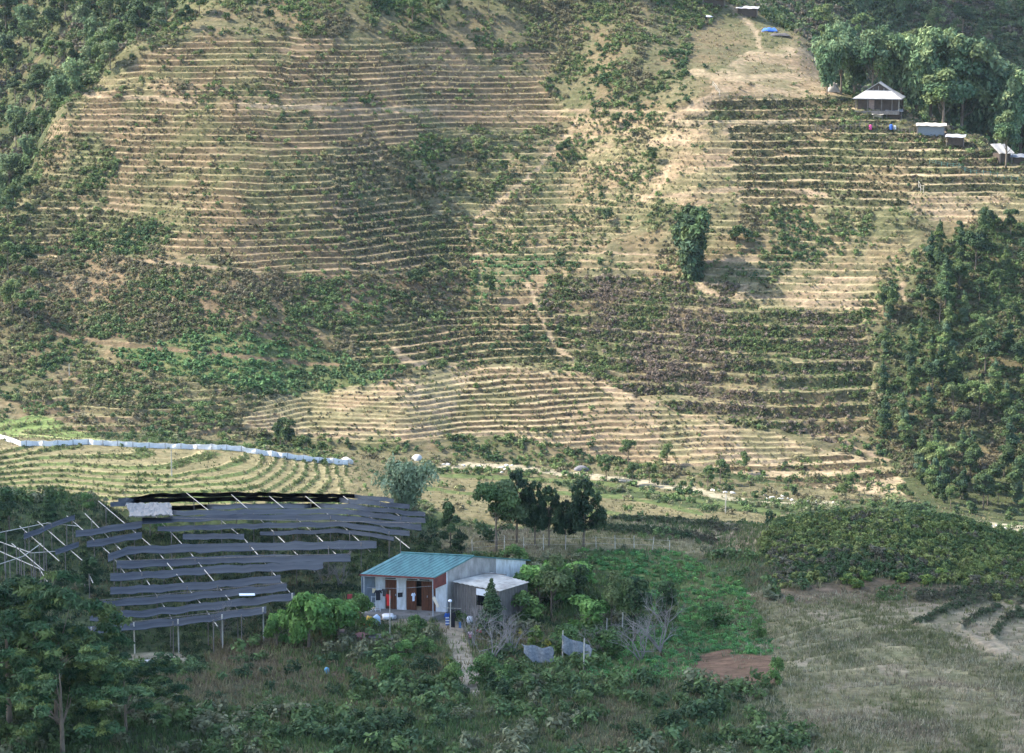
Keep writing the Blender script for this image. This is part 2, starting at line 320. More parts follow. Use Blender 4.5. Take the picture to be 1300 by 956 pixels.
def copy_tree(o, parent=None):
    c = o.copy(); COL.objects.link(c); c.parent = parent
    for ch in list(o.children): copy_tree(ch, c)
    return c

# ------------------------------------------------------------------ materials
MATS = {}
def nmat(name):
    m = bpy.data.materials.new(name); m.use_nodes = True; nt = m.node_tree; nt.nodes.clear()
    out = nt.nodes.new('ShaderNodeOutputMaterial'); return m, nt, out
def ramp(nt, fac, c0, c1, p0=.3, p1=.7):
    r = nt.nodes.new('ShaderNodeValToRGB'); r.color_ramp.elements[0].position = p0; r.color_ramp.elements[1].position = p1
    r.color_ramp.elements[0].color = (*c0, 1); r.color_ramp.elements[1].color = (*c1, 1); nt.links.new(fac, r.inputs[0]); return r.outputs[0]
def noise(nt, scale, detail=4, rough=.6, vec=None):
    n = nt.nodes.new('ShaderNodeTexNoise'); n.inputs['Scale'].default_value = scale; n.inputs['Detail'].default_value = detail; n.inputs['Roughness'].default_value = rough
    if vec is not None: nt.links.new(vec, n.inputs['Vector'])
    return n.outputs['Fac']
def simple(name, col, col2=None, rough=.8, scale=3.0, bump=.0, metal=0.0, stretch=None, spec=.3):
    if name in MATS: return MATS[name]
    m, nt, out = nmat(name); b = nt.nodes.new('ShaderNodeBsdfPrincipled'); nt.links.new(b.outputs[0], out.inputs[0])
    b.inputs['Roughness'].default_value = rough; b.inputs['Metallic'].default_value = metal; b.inputs['Specular IOR Level'].default_value = spec
    tc = nt.nodes.new('ShaderNodeTexCoord'); vec = tc.outputs['Object']
    if stretch:
        mp = nt.nodes.new('ShaderNodeMapping'); mp.inputs['Scale'].default_value = stretch; nt.links.new(vec, mp.inputs['Vector']); vec = mp.outputs[0]
    f = noise(nt, scale, 5, .65, vec)
    nt.links.new(ramp(nt, f, col, col2 or tuple(c * .7 for c in col), .35, .68), b.inputs['Base Color'])
    if bump:
        bp = nt.nodes.new('ShaderNodeBump'); bp.inputs['Strength'].default_value = bump; bp.inputs['Distance'].default_value = .03; nt.links.new(f, bp.inputs['Height']); nt.links.new(bp.outputs[0], b.inputs['Normal'])
    MATS[name] = m; return m
def ground_mat():
    m, nt, out = nmat('earth and grass'); b = nt.nodes.new('ShaderNodeBsdfPrincipled'); nt.links.new(b.outputs[0], out.inputs[0])
    b.inputs['Roughness'].default_value = .95; b.inputs['Specular IOR Level'].default_value = .1
    a = nt.nodes.new('ShaderNodeAttribute'); a.attribute_name = 'tint'
    tc = nt.nodes.new('ShaderNodeTexCoord'); f = noise(nt, 1.3, 7, .72, tc.outputs['Object'])
    mp = nt.nodes.new('ShaderNodeMapping'); mp.inputs['Scale'].default_value = (.16, .5, 1.2); nt.links.new(tc.outputs['Object'], mp.inputs['Vector'])
    f3 = noise(nt, 1.6, 5, .7, mp.outputs[0])
    mx = nt.nodes.new('ShaderNodeMix'); mx.data_type = 'RGBA'; mx.blend_type = 'MULTIPLY'; mx.inputs[0].default_value = 1
    nt.links.new(a.outputs['Color'], mx.inputs[6]); nt.links.new(ramp(nt, f, (.52, .54, .5), (1.4, 1.36, 1.3), .3, .7), mx.inputs[7])
    mx2 = nt.nodes.new('ShaderNodeMix'); mx2.data_type = 'RGBA'; mx2.blend_type = 'MULTIPLY'; mx2.inputs[0].default_value = 1
    nt.links.new(mx.outputs[2], mx2.inputs[6]); nt.links.new(ramp(nt, f3, (.72, .78, .66), (1.25, 1.16, 1.1), .32, .68), mx2.inputs[7])
    nt.links.new(mx2.outputs[2], b.inputs['Base Color'])
    bp = nt.nodes.new('ShaderNodeBump'); bp.inputs['Strength'].default_value = .9; bp.inputs['Distance'].default_value = .25; nt.links.new(f, bp.inputs['Height']); nt.links.new(bp.outputs[0], b.inputs['Normal'])
    return m
def leaf_mat(name, trans=.25, vary=.35, rough=.65):
    if name in MATS: return MATS[name]
    m, nt, out = nmat(name); b = nt.nodes.new('ShaderNodeBsdfPrincipled'); b.inputs['Roughness'].default_value = rough; b.inputs['Specular IOR Level'].default_value = .08
    a = nt.nodes.new('ShaderNodeAttribute'); a.attribute_name = 'tint'; oi = nt.nodes.new('ShaderNodeObjectInfo')
    mx = nt.nodes.new('ShaderNodeMix'); mx.data_type = 'RGBA'; mx.blend_type = 'MULTIPLY'; mx.inputs[0].default_value = 1
    nt.links.new(a.outputs['Color'], mx.inputs[6]); nt.links.new(ramp(nt, oi.outputs['Random'], (1 - vary, 1 - vary * .8, 1 - vary * .6), (1 + vary, 1 + vary * .8, 1 + vary * .4), 0, 1), mx.inputs[7])
    nt.links.new(mx.outputs[2], b.inputs['Base Color'])
    t = nt.nodes.new('ShaderNodeBsdfTranslucent'); nt.links.new(mx.outputs[2], t.inputs['Color'])
    ms = nt.nodes.new('ShaderNodeMixShader'); ms.inputs[0].default_value = trans; nt.links.new(b.outputs[0], ms.inputs[1]); nt.links.new(t.outputs[0], ms.inputs[2]); nt.links.new(ms.outputs[0], out.inputs[0])
    MATS[name] = m; return m

# ------------------------------------------------------------------ the ground sheet
V = np.stack([XX, YY, Z], -1).reshape(-1, 3)
ii, jj = np.meshgrid(np.arange(NR - 1), np.arange(NC - 1), indexing='ij'); a0 = (ii * NC + jj).ravel()
F = np.stack([a0, a0 + 1, a0 + NC + 1, a0 + NC], 1)
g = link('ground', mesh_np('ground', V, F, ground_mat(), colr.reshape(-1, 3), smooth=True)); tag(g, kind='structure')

# ------------------------------------------------------------------ camera, sky, sun, added shade clouds, air
cam = bpy.data.cameras.new('camera'); cam.sensor_width = 36; cam.lens = FPX / 1300 * 36; cam.clip_end = 5000; cam.clip_start = 1
co = bpy.data.objects.new('camera', cam); COL.objects.link(co); co.location = (0, 0, CAMZ); co.rotation_euler = (math.pi / 2 - PITCH, 0, 0); SC.camera = co
EL, AZ = R(45), R(-76)                             # azimuth from +Y towards +X
SUN = np.array((math.sin(AZ) * math.cos(EL), math.cos(AZ) * math.cos(EL), math.sin(EL)))
w = bpy.data.worlds.new('World'); SC.world = w; w.use_nodes = True; nt = w.node_tree
sk = nt.nodes.new('ShaderNodeTexSky'); sk.sky_type = 'NISHITA'; sk.sun_disc = False; sk.sun_elevation = EL; sk.sun_rotation = AZ; sk.air_density = 1.0; sk.dust_density = 1.5
bg = nt.nodes['Background']; nt.links.new(sk.outputs[0], bg.inputs[0]); bg.inputs[1].default_value = .15
L = bpy.data.lights.new('sun', 'SUN'); L.energy = 3.4; L.angle = R(.53); L.color = (1, .91, .77)
lo = bpy.data.objects.new('sun', L); COL.objects.link(lo)
from mathutils import Vector, Matrix, Euler
lo.rotation_euler = Vector(SUN).to_track_quat('Z', 'Y').to_euler(); lo.location = (0, 0, 900)

def ico(sub=3):
    import bmesh
    bm = bmesh.new(); bmesh.ops.create_icosphere(bm, subdivisions=sub, radius=1)
    V = np.array([v.co[:] for v in bm.verts]); F = np.array([[v.index for v in f.verts] for f in bm.faces]); bm.free(); return V, F
shade_cloud_mat, nt, out = nmat('shade_cloud'); _d = nt.nodes.new('ShaderNodeBsdfDiffuse'); _d.inputs[0].default_value = (.8, .8, .8, 1); _t = nt.nodes.new('ShaderNodeBsdfTransparent'); _m = nt.nodes.new('ShaderNodeMixShader')
_m.inputs[0].default_value = .78; nt.links.new(_d.outputs[0], _m.inputs[1]); nt.links.new(_t.outputs[0], _m.inputs[2]); nt.links.new(_m.outputs[0], out.inputs[0])   # thin cloud, added to shade the foreground; some sun comes through
def shade_cloud_m(name, t):
    m_, nt_, out_ = nmat(name); d = nt_.nodes.new('ShaderNodeBsdfDiffuse'); d.inputs[0].default_value = (.8, .8, .8, 1); tr = nt_.nodes.new('ShaderNodeBsdfTransparent'); mx = nt_.nodes.new('ShaderNodeMixShader')
    mx.inputs[0].default_value = t; nt_.links.new(d.outputs[0], mx.inputs[1]); nt_.links.new(tr.outputs[0], mx.inputs[2]); nt_.links.new(mx.outputs[0], out_.inputs[0]); return m_
THICK = shade_cloud_m('thick cloud', .35)
def shade_cloud(label, gx, gy, rx, ry, h=520, n=60, seed=1, ang=0.0, mat=None):
    r = np.random.default_rng(seed); iv, iF = ico(3); Vs, Fs = [], []; off = 0
    cx, cy = gx + SUN[0] / SUN[2] * h, gy + SUN[1] / SUN[2] * h
    for k in range(n):
        a = r.uniform(0, 6.283); q = math.sqrt(r.uniform(0, 1)); lx, ly = q * rx * math.cos(a), q * ry * math.sin(a)
        px, py = cx + lx * math.cos(ang) - ly * math.sin(ang), cy + lx * math.sin(ang) + ly * math.cos(ang)
        s = r.uniform(.22, .4) * ry * (1.25 - q * .6)
        d = 1 + .18 * (fbm(iv[:, 0] * 2 + k, iv[:, 1] * 2 + iv[:, 2] * 2, seed, 3) - .5)[:, None]
        Vs.append(iv * d * np.array((s * 1.3, s, s * .3)) + (px, py, h + r.uniform(-.05, .1) * ry)); Fs.append(iF + off); off += len(iv)
    o = link('shade_cloud', mesh_np('shade_cloud', np.concatenate(Vs), np.concatenate(Fs), mat or shade_cloud_mat, smooth=True)); tag(o, label, 'shade_cloud', 'added clouds shading the valley')
shade_cloud('added unseen large cloud over the near side of the valley', 15, 150, 230, 135, n=130, seed=4, ang=R(2))  # added out of view to put the foreground in shade
shade_cloud('added unseen small cloud over the far wooded slope by the hut', 225, 708, 140, 58, seed=5, n=80, ang=R(-8), mat=THICK)  # added out of view to darken the far slope, upper right
shade_cloud('added unseen cloud over the far wooded slope left of the terraces', -135, 672, 75, 34, seed=6, n=60, ang=R(0), mat=THICK)  # added out of view to darken the far slope, upper left

m, nt, out = nmat('air'); pv = nt.nodes.new('ShaderNodeVolumePrincipled'); pv.inputs['Color'].default_value = (.72, .84, 1, 1); pv.inputs['Density'].default_value = .00004; pv.inputs['Anisotropy'].default_value = .0
nt.links.new(pv.outputs[0], out.inputs['Volume'])
zmin = float(Z.min()) - 1; zmax = float(Z.max()) + 25
import itertools
hv = np.array([(x, y, z) for x in (-1100, 1100) for y in (-20, 1320) for z in (zmin, max(zmax, 100))])
hf = np.array([(0,1,3,2),(4,6,7,5),(0,4,5,1),(2,3,7,6),(0,2,6,4),(1,5,7,3)])
HAZE = link('haze', mesh_np('haze', hv, hf, m)); tag(HAZE, kind='stuff')
SC.view_settings.view_transform = 'Standard'; SC.view_settings.look = 'None'; SC.view_settings.gamma = 1; SC.view_settings.exposure = 1.95
SC.render.engine = 'CYCLES'
SC.cycles.max_bounces = 6; SC.cycles.diffuse_bounces = 3; SC.cycles.volume_bounces = 0; SC.cycles.transparent_max_bounces = 14
SC.cycles.use_denoising = True
# ------------------------------------------------------------------ foliage
def leaf_quads(P, size, out, r, flat=.0, asp=1.6, droop=0.0):
    """P (n,3) leaf centres, size (n,), out (n,3) preferred normals -> (n,4,3)"""
    n = len(P); N = out + r.normal(0, .75, (n, 3)); N /= np.linalg.norm(N, axis=1)[:, None] + 1e-9
    A = r.normal(0, 1, (n, 3)); A[:, 2] -= droop * 2; A -= (A * N).sum(1)[:, None] * N; A /= np.linalg.norm(A, axis=1)[:, None] + 1e-9
    B = np.cross(N, A); s = np.asarray(size)[:, None] * np.ones((n, 1)); l = s * asp * .5; b = s * .5
    return np.stack([P - A * l, P + B * b * .9 - A * l * .1, P + A * l, P - B * b * .9 + A * l * .15], 1)
def lobes_foliage(lobes, n, size, r, pal, shell=.55, hue=.25, droop=0.0, asp=1.5):
    """lobes: (x,y,z,rx,ry,rz). Leaves lie through the outer part of every lobe, thinned by noise so that the outline is uneven."""
    lobes = np.array(lobes, float); w = lobes[:, 3] * lobes[:, 4] + lobes[:, 5] ** 2; w /= w.sum()
    k = r.choice(len(lobes), n, p=w); D = r.normal(0, 1, (n, 3)); D /= np.linalg.norm(D, axis=1)[:, None]
    D[:, 2] = np.where(D[:, 2] < -.5, -D[:, 2], D[:, 2])
    rad = (shell + (1 - shell) * r.uniform(0, 1, n) ** .6) * (1 + r.normal(0, .07, n))
    bump = vnoise(D[:, 0] * 2.7 + k * 5, D[:, 1] * 2.7 + D[:, 2] * 3.1, 5); rad *= .78 + .42 * bump
    P = lobes[k, :3] + D * rad[:, None] * lobes[k, 3:]
    Q = leaf_quads(P, size * r.uniform(.6, 1.35, n), D + (0, 0, .5), r, droop=droop, asp=asp)
    pal = np.array(pal); lc = pal[r.integers(0, len(pal), len(lobes))]; lc = lc * r.uniform(1 - hue, 1 + hue, (len(lobes), 1))
    c = lc[k] * r.uniform(.7, 1.35, (n, 1)); return Q, c
def quads_mesh(name, Q, c, mat):
    n = len(Q); return mesh_np(name, Q.reshape(-1, 3), np.arange(n * 4).reshape(n, 4), mat, np.repeat(c, 4, 0))
LEAF = leaf_mat('leaves', .22, .22); LEAFS = leaf_mat('undergrowth leaves', .2, .0); NEED = leaf_mat('needles', .08, .18, .75)
BARK = simple('bark', (.20, .16, .12), (.10, .08, .06), .9, 4, .5, stretch=(2, 2, .4)); PALEBARK = simple('pale bark', (.42, .39, .34), (.25, .22, .18), .9, 4, .3)

class MB:
    """gathers boxes, tubes and sheets into one mesh"""
    def __init__(s): s.V, s.F, s.n = [], [], 0
    def add(s, V, F):
        V = [tuple(map(float, p)) for p in V]; s.F += [tuple(i + s.n for i in f) for f in F]; s.V += V; s.n += len(V); return s
    def box(s, c, d, rz=0, rx=0, ry=0):
        M = Euler((rx, ry, rz)).to_matrix(); V = [Vector(c) + M @ Vector((x*d[0]/2, y*d[1]/2, z*d[2]/2)) for x in (-1, 1) for y in (-1, 1) for z in (-1, 1)]
        return s.add(V, [(0,1,3,2),(4,6,7,5),(0,4,5,1),(2,3,7,6),(0,2,6,4),(1,5,7,3)])
    def tube(s, pts, rad, n=6, cap=True):
        pts = [Vector(p) for p in pts]; rad = rad if hasattr(rad, '__len__') else [rad] * len(pts); V, F = [], []
        for i, p in enumerate(pts):
            d = (pts[min(i+1, len(pts)-1)] - pts[max(i-1, 0)]).normalized(); a = d.orthogonal().normalized() if i == 0 else (pa - pa.dot(d) * d).normalized(); pa = a; b = d.cross(a)
            V += [p + (a * math.cos(6.28318*k/n) + b * math.sin(6.28318*k/n)) * rad[i] for k in range(n)]
        for i in range(len(pts) - 1):
            for k in range(n): F.append((i*n+k, i*n+(k+1)%n, (i+1)*n+(k+1)%n, (i+1)*n+k))
        if cap: F += [tuple(range(n))[::-1], tuple((len(pts)-1)*n + k for k in range(n))]
        return s.add(V, F)
    def slab(s, quad, t):
        """a flat plate: four corners and a thickness, thickened along its normal"""
        q = [Vector(p) for p in quad]; nrm = (q[1]-q[0]).cross(q[3]-q[0]).normalized() * t
        return s.add(q + [p - nrm for p in q], [(0,1,2,3),(7,6,5,4),(0,4,5,1),(1,5,6,2),(2,6,7,3),(3,7,4,0)])
    def grid(s, f, nu, nv, t=0.0):
        V = [Vector(f(i/nu, j/nv)) for j in range(nv+1) for i in range(nu+1)]; w = nu + 1
        F = [(j*w+i, j*w+i+1, (j+1)*w+i+1, (j+1)*w+i) for j in range(nv) for i in range(nu)]
        if t:
            m = len(V); V += [p + Vector((0, t*.6, -t)) for p in V]; F += [tuple(m + k for k in f_[::-1]) for f_ in list(F)]
            ed = [(i, i+1) for i in range(nu)] + [(nv*w+i+1, nv*w+i) for i in range(nu)] + [((j+1)*w, j*w) for j in range(nv)] + [(j*w+nu, (j+1)*w+nu) for j in range(nv)]
            F += [(b, a, a+m, b+m) for a, b in ed]
        return s.add(V, F)
    def build(s, name, mat, parent=None, loc=(0,0,0), rot=(0,0,0), smooth=False):
        me = bpy.data.meshes.new(name); me.from_pydata(s.V, [], s.F); me.update(); me.materials.append(mat)
        if smooth: me.polygons.foreach_set('use_smooth', [True] * len(me.polygons))
        return link(name, me, parent, loc, rot)

# ---- undergrowth, grass: nobody could count them
GA = np.abs(np.gradient(YR))[:, None] * (np.gradient(CC)[None, :] * YY)       # plan area of every cell
isr_g = isr
def scatter_pts(weight, r):
    """Poisson points over the ground: weight = number per m2"""
    lam = weight * GA; n = r.poisson(lam.sum()); p = (lam / lam.sum()).ravel(); cdf = np.cumsum(p)
    k = np.searchsorted(cdf, r.uniform(0, 1, n)); k = np.clip(k, 0, NR*NC-1); i, j = k // NC, k % NC
    i = np.clip(i, 0, NR-2); j = np.clip(j, 0, NC-2)
    y = YR[i] + (r.uniform(0, 1, n) - .5) * np.gradient(YR)[i]; x = y * (CC[j] + (r.uniform(0, 1, n) - .5) * np.gradient(CC)[j])
    return x, y, H(x, y), i, j
def shrub_template(r, nleaf, size):
    nl = r.integers(2, 6); lob = [(r.normal(0, .38), r.normal(0, .38), r.uniform(.15, .55), r.uniform(.35, .7), r.uniform(.35, .7), r.uniform(.4, .75)) for _ in range(nl)]
    Q, c = lobes_foliage(lob, nleaf, size, r, [(1, 1, 1)], .35, .22); return Q, c[:, :1]
def scatter_shrubs(name, weight, pal, rad, nleaf, lsize, seed, hmul=1.0, dead=0):
    r = np.random.default_rng(seed); x, y, z, i, j = scatter_pts(weight, r); n = len(x); T = [shrub_template(r, nleaf, lsize) for _ in range(10)]
    pal = np.array(pal); s = r.uniform(0, 1, n) ** 1.7 * (rad[1] - rad[0]) + rad[0]; a = r.uniform(0, 6.283, n); kind = r.integers(0, 10, n)
    pi = np.clip((fbm(x / 9, y / 9, seed, 2) * 1.6 - .3 + r.normal(0, .22, n)) * len(pal), 0, len(pal) - 1).astype(int); pc = pal[pi] * r.uniform(.8, 1.25, (n, 1))
    Vs, Cs = [], []
    for k in range(10):
        m = kind == k
        if not m.any(): continue
        Q, c = T[k]; ca, sa = np.cos(a[m]), np.sin(a[m]); q = Q[None] * s[m][:, None, None, None]
        X = q[..., 0] * ca[:, None, None] - q[..., 1] * sa[:, None, None] + x[m][:, None, None]; Yv = q[..., 0] * sa[:, None, None] + q[..., 1] * ca[:, None, None] + y[m][:, None, None]
        Zv = q[..., 2] * hmul + z[m][:, None, None]; Vs.append(np.stack([X, Yv, Zv], -1).reshape(-1, 4, 3)); Cs.append((pc[m][:, None] * c[None]).reshape(-1, 3))
    Q = np.concatenate(Vs); c = np.concatenate(Cs); o = link(name, quads_mesh(name, Q, c, LEAFS)); tag(o, kind='stuff'); print(name, n, len(Q)); return o
def scatter_tufts(name, weight, pal, hgt, nb, wid, seed):
    r = np.random.default_rng(seed); x, y, z, i, j = scatter_pts(weight, r); n = len(x); pal = np.array(pal)
    h = r.uniform(hgt[0], hgt[1], n); b = np.repeat(np.arange(n), nb); N = len(b); a = r.uniform(0, 6.283, N); lean = r.uniform(.1, .7, N) * h[b]
    base = np.stack([x[b] + r.normal(0, .12, N), y[b] + r.normal(0, .12, N), z[b] - .03], -1); d = np.stack([np.cos(a), np.sin(a), 0*a], -1); p = np.stack([-np.sin(a + .6), np.cos(a + .6), 0*a], -1)
    w_ = (wid * r.uniform(.5, 1.2, N))[:, None]; hh = (h[b] * r.uniform(.6, 1.1, N))[:, None]; up = np.array((0, 0, 1.))
    Q = np.stack([base - p * w_ * .5, base + p * w_ * .5, base + d * lean[:, None] + up * hh + p * w_ * .25, base + d * lean[:, None] * .9 + up * hh - p * w_ * .25], 1)
    pi = np.clip((fbm(x / 6, y / 6, seed, 2) * 1.6 - .3 + r.normal(0, .2, n)) * len(pal), 0, len(pal) - 1).astype(int)
    c = pal[pi][b] * r.uniform(.7, 1.3, (N, 1)); o = link(name, quads_mesh(name, Q, c, LEAFS)); tag(o, kind='stuff'); print(name, n, N); return o
inview = (UU > -160) & (UU < 1460) & (VV > -60)
patch = fbm(XX / 6 * NS, YY / 6 * NS, 201, 3); clump = sstep(.40, .60, patch)
hill = (YY > 398)
def W(t, where=True): return np.where((styp == t) & inview & where, dens, 0)
MIX = [(.055,.10,.045),(.10,.155,.055),(.13,.18,.07),(.18,.20,.09),(.15,.14,.085)]
BRN = [(.16,.145,.095),(.12,.13,.065),(.16,.145,.085),(.11,.14,.06),(.065,.105,.045),(.10,.155,.06)]
PUR = [(.175,.14,.11),(.13,.11,.08),(.20,.165,.13),(.14,.145,.07),(.08,.12,.05),(.11,.15,.055)]
LUSH = [(.075,.15,.06),(.10,.19,.075),(.12,.20,.08),(.08,.13,.06)]
beh = BEH
scatter_shrubs('undergrowth', W(0, ~beh & hill) * (.2 + 1.25 * clump) * (1 + 1.3*isr), MIX, (.30, .95), 72, .30, 301)
scatter_shrubs('scrub', W(1, ~beh & hill) * (.6 + .9 * clump), BRN, (.30, .95), 72, .30, 302)
scatter_shrubs('purple_scrub', W(2, ~beh & hill) * (.20 + 1.7 * isr) * (.6 + .6 * clump), PUR, (.28, .75), 64, .30, 303, 1.0)
scatter_shrubs('crop_plants', W(3, hill & ~beh), LUSH, (.35, .8), 44, .42, 304)
gw = np.where(inview & ~beh & hill, grass, 0)
scatter_tufts('grass', gw * (.22 + 1.3 * isr) * (.6 + .8 * patch), [(.13,.15,.065),(.19,.19,.085),(.28,.25,.13),(.22,.17,.10),(.33,.29,.16)], (.18, .5), 5, .24, 305)
rdk = inview & ~beh & hill & (styp != 2) & (np.abs(riser - np.array(C['rdark'])).sum(-1) < .02)
scatter_shrubs('riser_growth', np.where(rdk, 4.4 * isr, np.where(inview & ~beh & hill & (tamp > .9), 1.5 * isr * sstep(.42, .6, patch), 0)), [(.045,.06,.03),(.07,.08,.04),(.09,.075,.055),(.06,.08,.035)], (.22, .50), 34, .42, 316, .8)
vl = (YY > 325) & (YY <= 398)
scatter_tufts('stubble', np.where(inview & vl, grass, 0) * (.5 + 1.6*isr), [(.11,.14,.06),(.19,.175,.10),(.25,.22,.13),(.21,.195,.11)], (.15, .45), 5, .16, 306)
scatter_shrubs('bund_plants', np.where(inview & vl & (tamp > .5), 3.4 * np.clip(isr, 0, 1) * sstep(.3, .5, patch), 0), [(.08,.12,.045),(.11,.15,.06),(.16,.18,.08)], (.22, .5), 40, .30, 307)
scatter_shrubs('riverside_scrub', W(0, vl) * (.2 + 1.3 * clump), MIX, (.35, .95), 60, .32, 308)
fgm = YY <= 216
scatter_shrubs('foreground_shrubs', (W(4, fgm | vl) + W(1, fgm)) * (.2 + 1.4 * clump), [(.05,.085,.04),(.075,.12,.05),(.10,.15,.055),(.15,.16,.09)], (.35, 1.05), 130, .22, 309)
scatter_shrubs('bank_growth', W(8, fgm) * 3.2, [(.05,.075,.035),(.07,.09,.045),(.09,.085,.055)], (.15, .34), 60, .26, 318)
scatter_shrubs('lush_vines', W(3, fgm) * 2.8, [(.075,.19,.065),(.10,.24,.07),(.14,.28,.08),(.07,.15,.055)], (.2, .46), 110, .24, 310, .7)
scatter_shrubs('seedlings', W(5, fgm) * 2.8, [(.03,.055,.028),(.045,.075,.035)], (.2, .42), 60, .24, 311, 1.0)
scatter_shrubs('mound_bushes', W(7, fgm) * 3.6, [(.08,.12,.045),(.13,.17,.055),(.18,.21,.065),(.22,.24,.08),(.13,.12,.08),(.07,.11,.045)], (.24, .62), 130, .24, 312)
light_g = (fgm & (UU > 930) & (VV > 752)) | (np.abs(tread - np.array(C['meadow'])).sum(-1) < .05) | (np.abs(tread - np.array(C['stubble'])).sum(-1) < .05)
scatter_tufts('dry_meadow_grass', np.where(inview & fgm & (YY > 126) & light_g, grass, 0) * 6.5, [(.15,.16,.07),(.20,.195,.095),(.30,.265,.16),(.36,.32,.21),(.22,.18,.12)], (.10, .38), 6, .06, 317)
scatter_tufts('green_meadow_grass', np.where(inview & fgm & (YY > 126) & ~light_g, grass, 0) * 6.0, [(.07,.115,.045),(.10,.16,.055),(.15,.18,.07),(.22,.20,.11),(.18,.15,.09)], (.15, .5), 6, .07, 313)
scatter_shrubs('forest_floor_scrub', np.where(inview & beh & (YY < 720) & ((UU < 420) | (UU > 960)), .30, 0), [(.045,.075,.035),(.07,.11,.045),(.10,.13,.06),(.11,.10,.075)], (.7, 2.0), 46, .36, 314)

# ---- tree kinds: an Empty with a trunk and a crown each
def trunk_limbs(mb, r, h, rad, tips, lean=(0, 0), n=7):
    top = (lean[0], lean[1], h); pts = [(lean[0]*t*t + r.normal(0, .04)*h*.2*t, lean[1]*t*t + r.normal(0, .04)*h*.2*t, h*t - (.3 if t == 0 else 0)) for t in (0, .15, .35, .6, .8, 1)]
    mb.tube(pts, [rad*1.35, rad, rad*.85, rad*.65, rad*.45, rad*.2], n)
    for tp in tips:
        t = min(.9, max(.25, tp[2]/h*.6)); k = min(int(t*5), 4); p0 = Vector(pts[k]).lerp(Vector(pts[k+1]), t*5-k if t*5-k < 1 else 1); p1 = Vector(tp); mid = p0.lerp(p1, .5) + Vector((0, 0, -.06*h))
        mb.tube([p0, mid, p1], [rad*.38, rad*.25, rad*.08], 5)
def make_tree(kind, name, seed, h=9.0, wd=3.2, nleaf=3200, lsize=.30, pal=None, base=.25, bark=None, parts=('trunk', 'crown')):
    r = np.random.default_rng(seed); root = empty(name); mb = MB(); lob = []; droop = 0; asp = 1.5
    if kind == 'broad':
        for k in range(r.integers(9, 14)):
            a = r.uniform(0, 6.28); q = math.sqrt(r.uniform(0, 1)) * .72; zz = r.uniform(base + .15, .88); env = math.sin(math.pi * min(1, max(.05, (zz - base) / (1.02 - base)) ) ** .8) ** .6
            lob.append((math.cos(a)*q*wd*env, math.sin(a)*q*wd*env, zz*h, wd*r.uniform(.26, .45), wd*r.uniform(.26, .45), wd*r.uniform(.22, .36)))
    elif kind == 'column':
        for k in range(13):
            t = k / 12; a = r.uniform(0, 6.28); rr = wd * (math.sin(math.pi * (.12 + .86 * t)) ** .75); q = r.uniform(.1, .5)
            lob.append((math.cos(a)*q*rr, math.sin(a)*q*rr, (base + (1-base)*t*.95)*h, rr*r.uniform(.42, .65), rr*r.uniform(.42, .65), h*.085))
    elif kind == 'cone':
        for k in range(12):
            t = k / 11; rr = wd * (1.04 - t) ** .8; lob.append((r.normal(0, .08)*rr, r.normal(0, .08)*rr, (base + (1-base)*t*.97)*h, rr*.8+.08, rr*.8+.08, h*.07))
    elif kind == 'bamboo':
        droop = .9; asp = 2.4
        for k in range(16):
            a = r.uniform(0, 6.28); out = r.uniform(.15, 1) * wd; hh = h * r.uniform(.72, 1.0) * (1 - .22*(out/wd)**2); pts = []
            for m_ in range(7):
                t = m_ / 6; pts.append((math.cos(a)*out*t**1.8, math.sin(a)*out*t**1.8, hh*t*(1 - .10*t*t)))
            mb.tube(pts, [.05, .05, .045, .04, .03, .02, .01], 4)
            for m_ in range(2 if base else 0, 7):
                t = m_ / 6; s_ = wd * .27 * (1.15 - .5*abs(t-.65)); lob.append((*[c + r.normal(0, .2) for c in pts[m_]], s_, s_, s_ * 1.2))
    elif kind == 'pine':
        for k in range(6):
            zz = base + (1-base) * (k + .4) / 6.2; rr = wd * (1.05 - (zz - base) / (1-base) * .75); nb = 5
            for b_ in range(nb):
                a = 6.28 * b_ / nb + k * 1.1 + r.normal(0, .25); q = r.uniform(.6, 1) * rr; tip = (math.cos(a)*q, math.sin(a)*q, zz*h + q*.45)
                lob.append((*tip, rr*.26+.12, rr*.26+.12, rr*.34+.15)); lob.append((tip[0]*.6, tip[1]*.6, tip[2] - q*.2, rr*.2, rr*.2, rr*.2))
                mb.tube([(0, 0, zz*h - .1), (tip[0]*.5, tip[1]*.5, zz*h + q*.1), tip], [.06, .045, .02], 4)
        lob.append((0, 0, h*.97, .3, .3, h*.07))
    elif kind == 'feather':
        droop = .4; asp = 3.0
        for k in range(60):
            a = r.uniform(0, 6.28); q = r.uniform(.05, 1) ** .6; zz = base + (1 - base) * r.uniform(.15, 1) * math.sqrt(max(0, 1 - q*q*.75)); c = Vector((math.cos(a)*q*wd, math.sin(a)*q*wd, zz*h))
            for m_ in range(3): lob.append((c.x + math.cos(a)*m_*.45, c.y + math.sin(a)*m_*.45, c.z + .12*m_ - .1*m_*m_, .55, .55, .20))
    if kind not in ('bamboo',):
        tips = [l[:3] for l in lob[::max(1, len(lob)//9)]] if kind in ('broad', 'feather') else []
        trunk_limbs(mb, r, h * (.9 if kind in ('pine', 'cone', 'column') else .72), max(.09, h * .017), tips, n=7)
    tr = mb.build(parts[0], bark or BARK, root, smooth=True)
    if kind == 'pine': asp = 3.2; droop = -.8
    Q, c = lobes_foliage(lob, nleaf, lsize, r, pal, .25 if kind in ('pine', 'feather') else .5, .24, droop, asp)
    link(parts[1], quads_mesh('crown', Q, c, NEED if kind in ('pine', 'cone') else LEAF), root)
    return root
P_DARK = [(.055,.09,.042),(.07,.115,.052),(.045,.075,.04),(.09,.13,.055)]
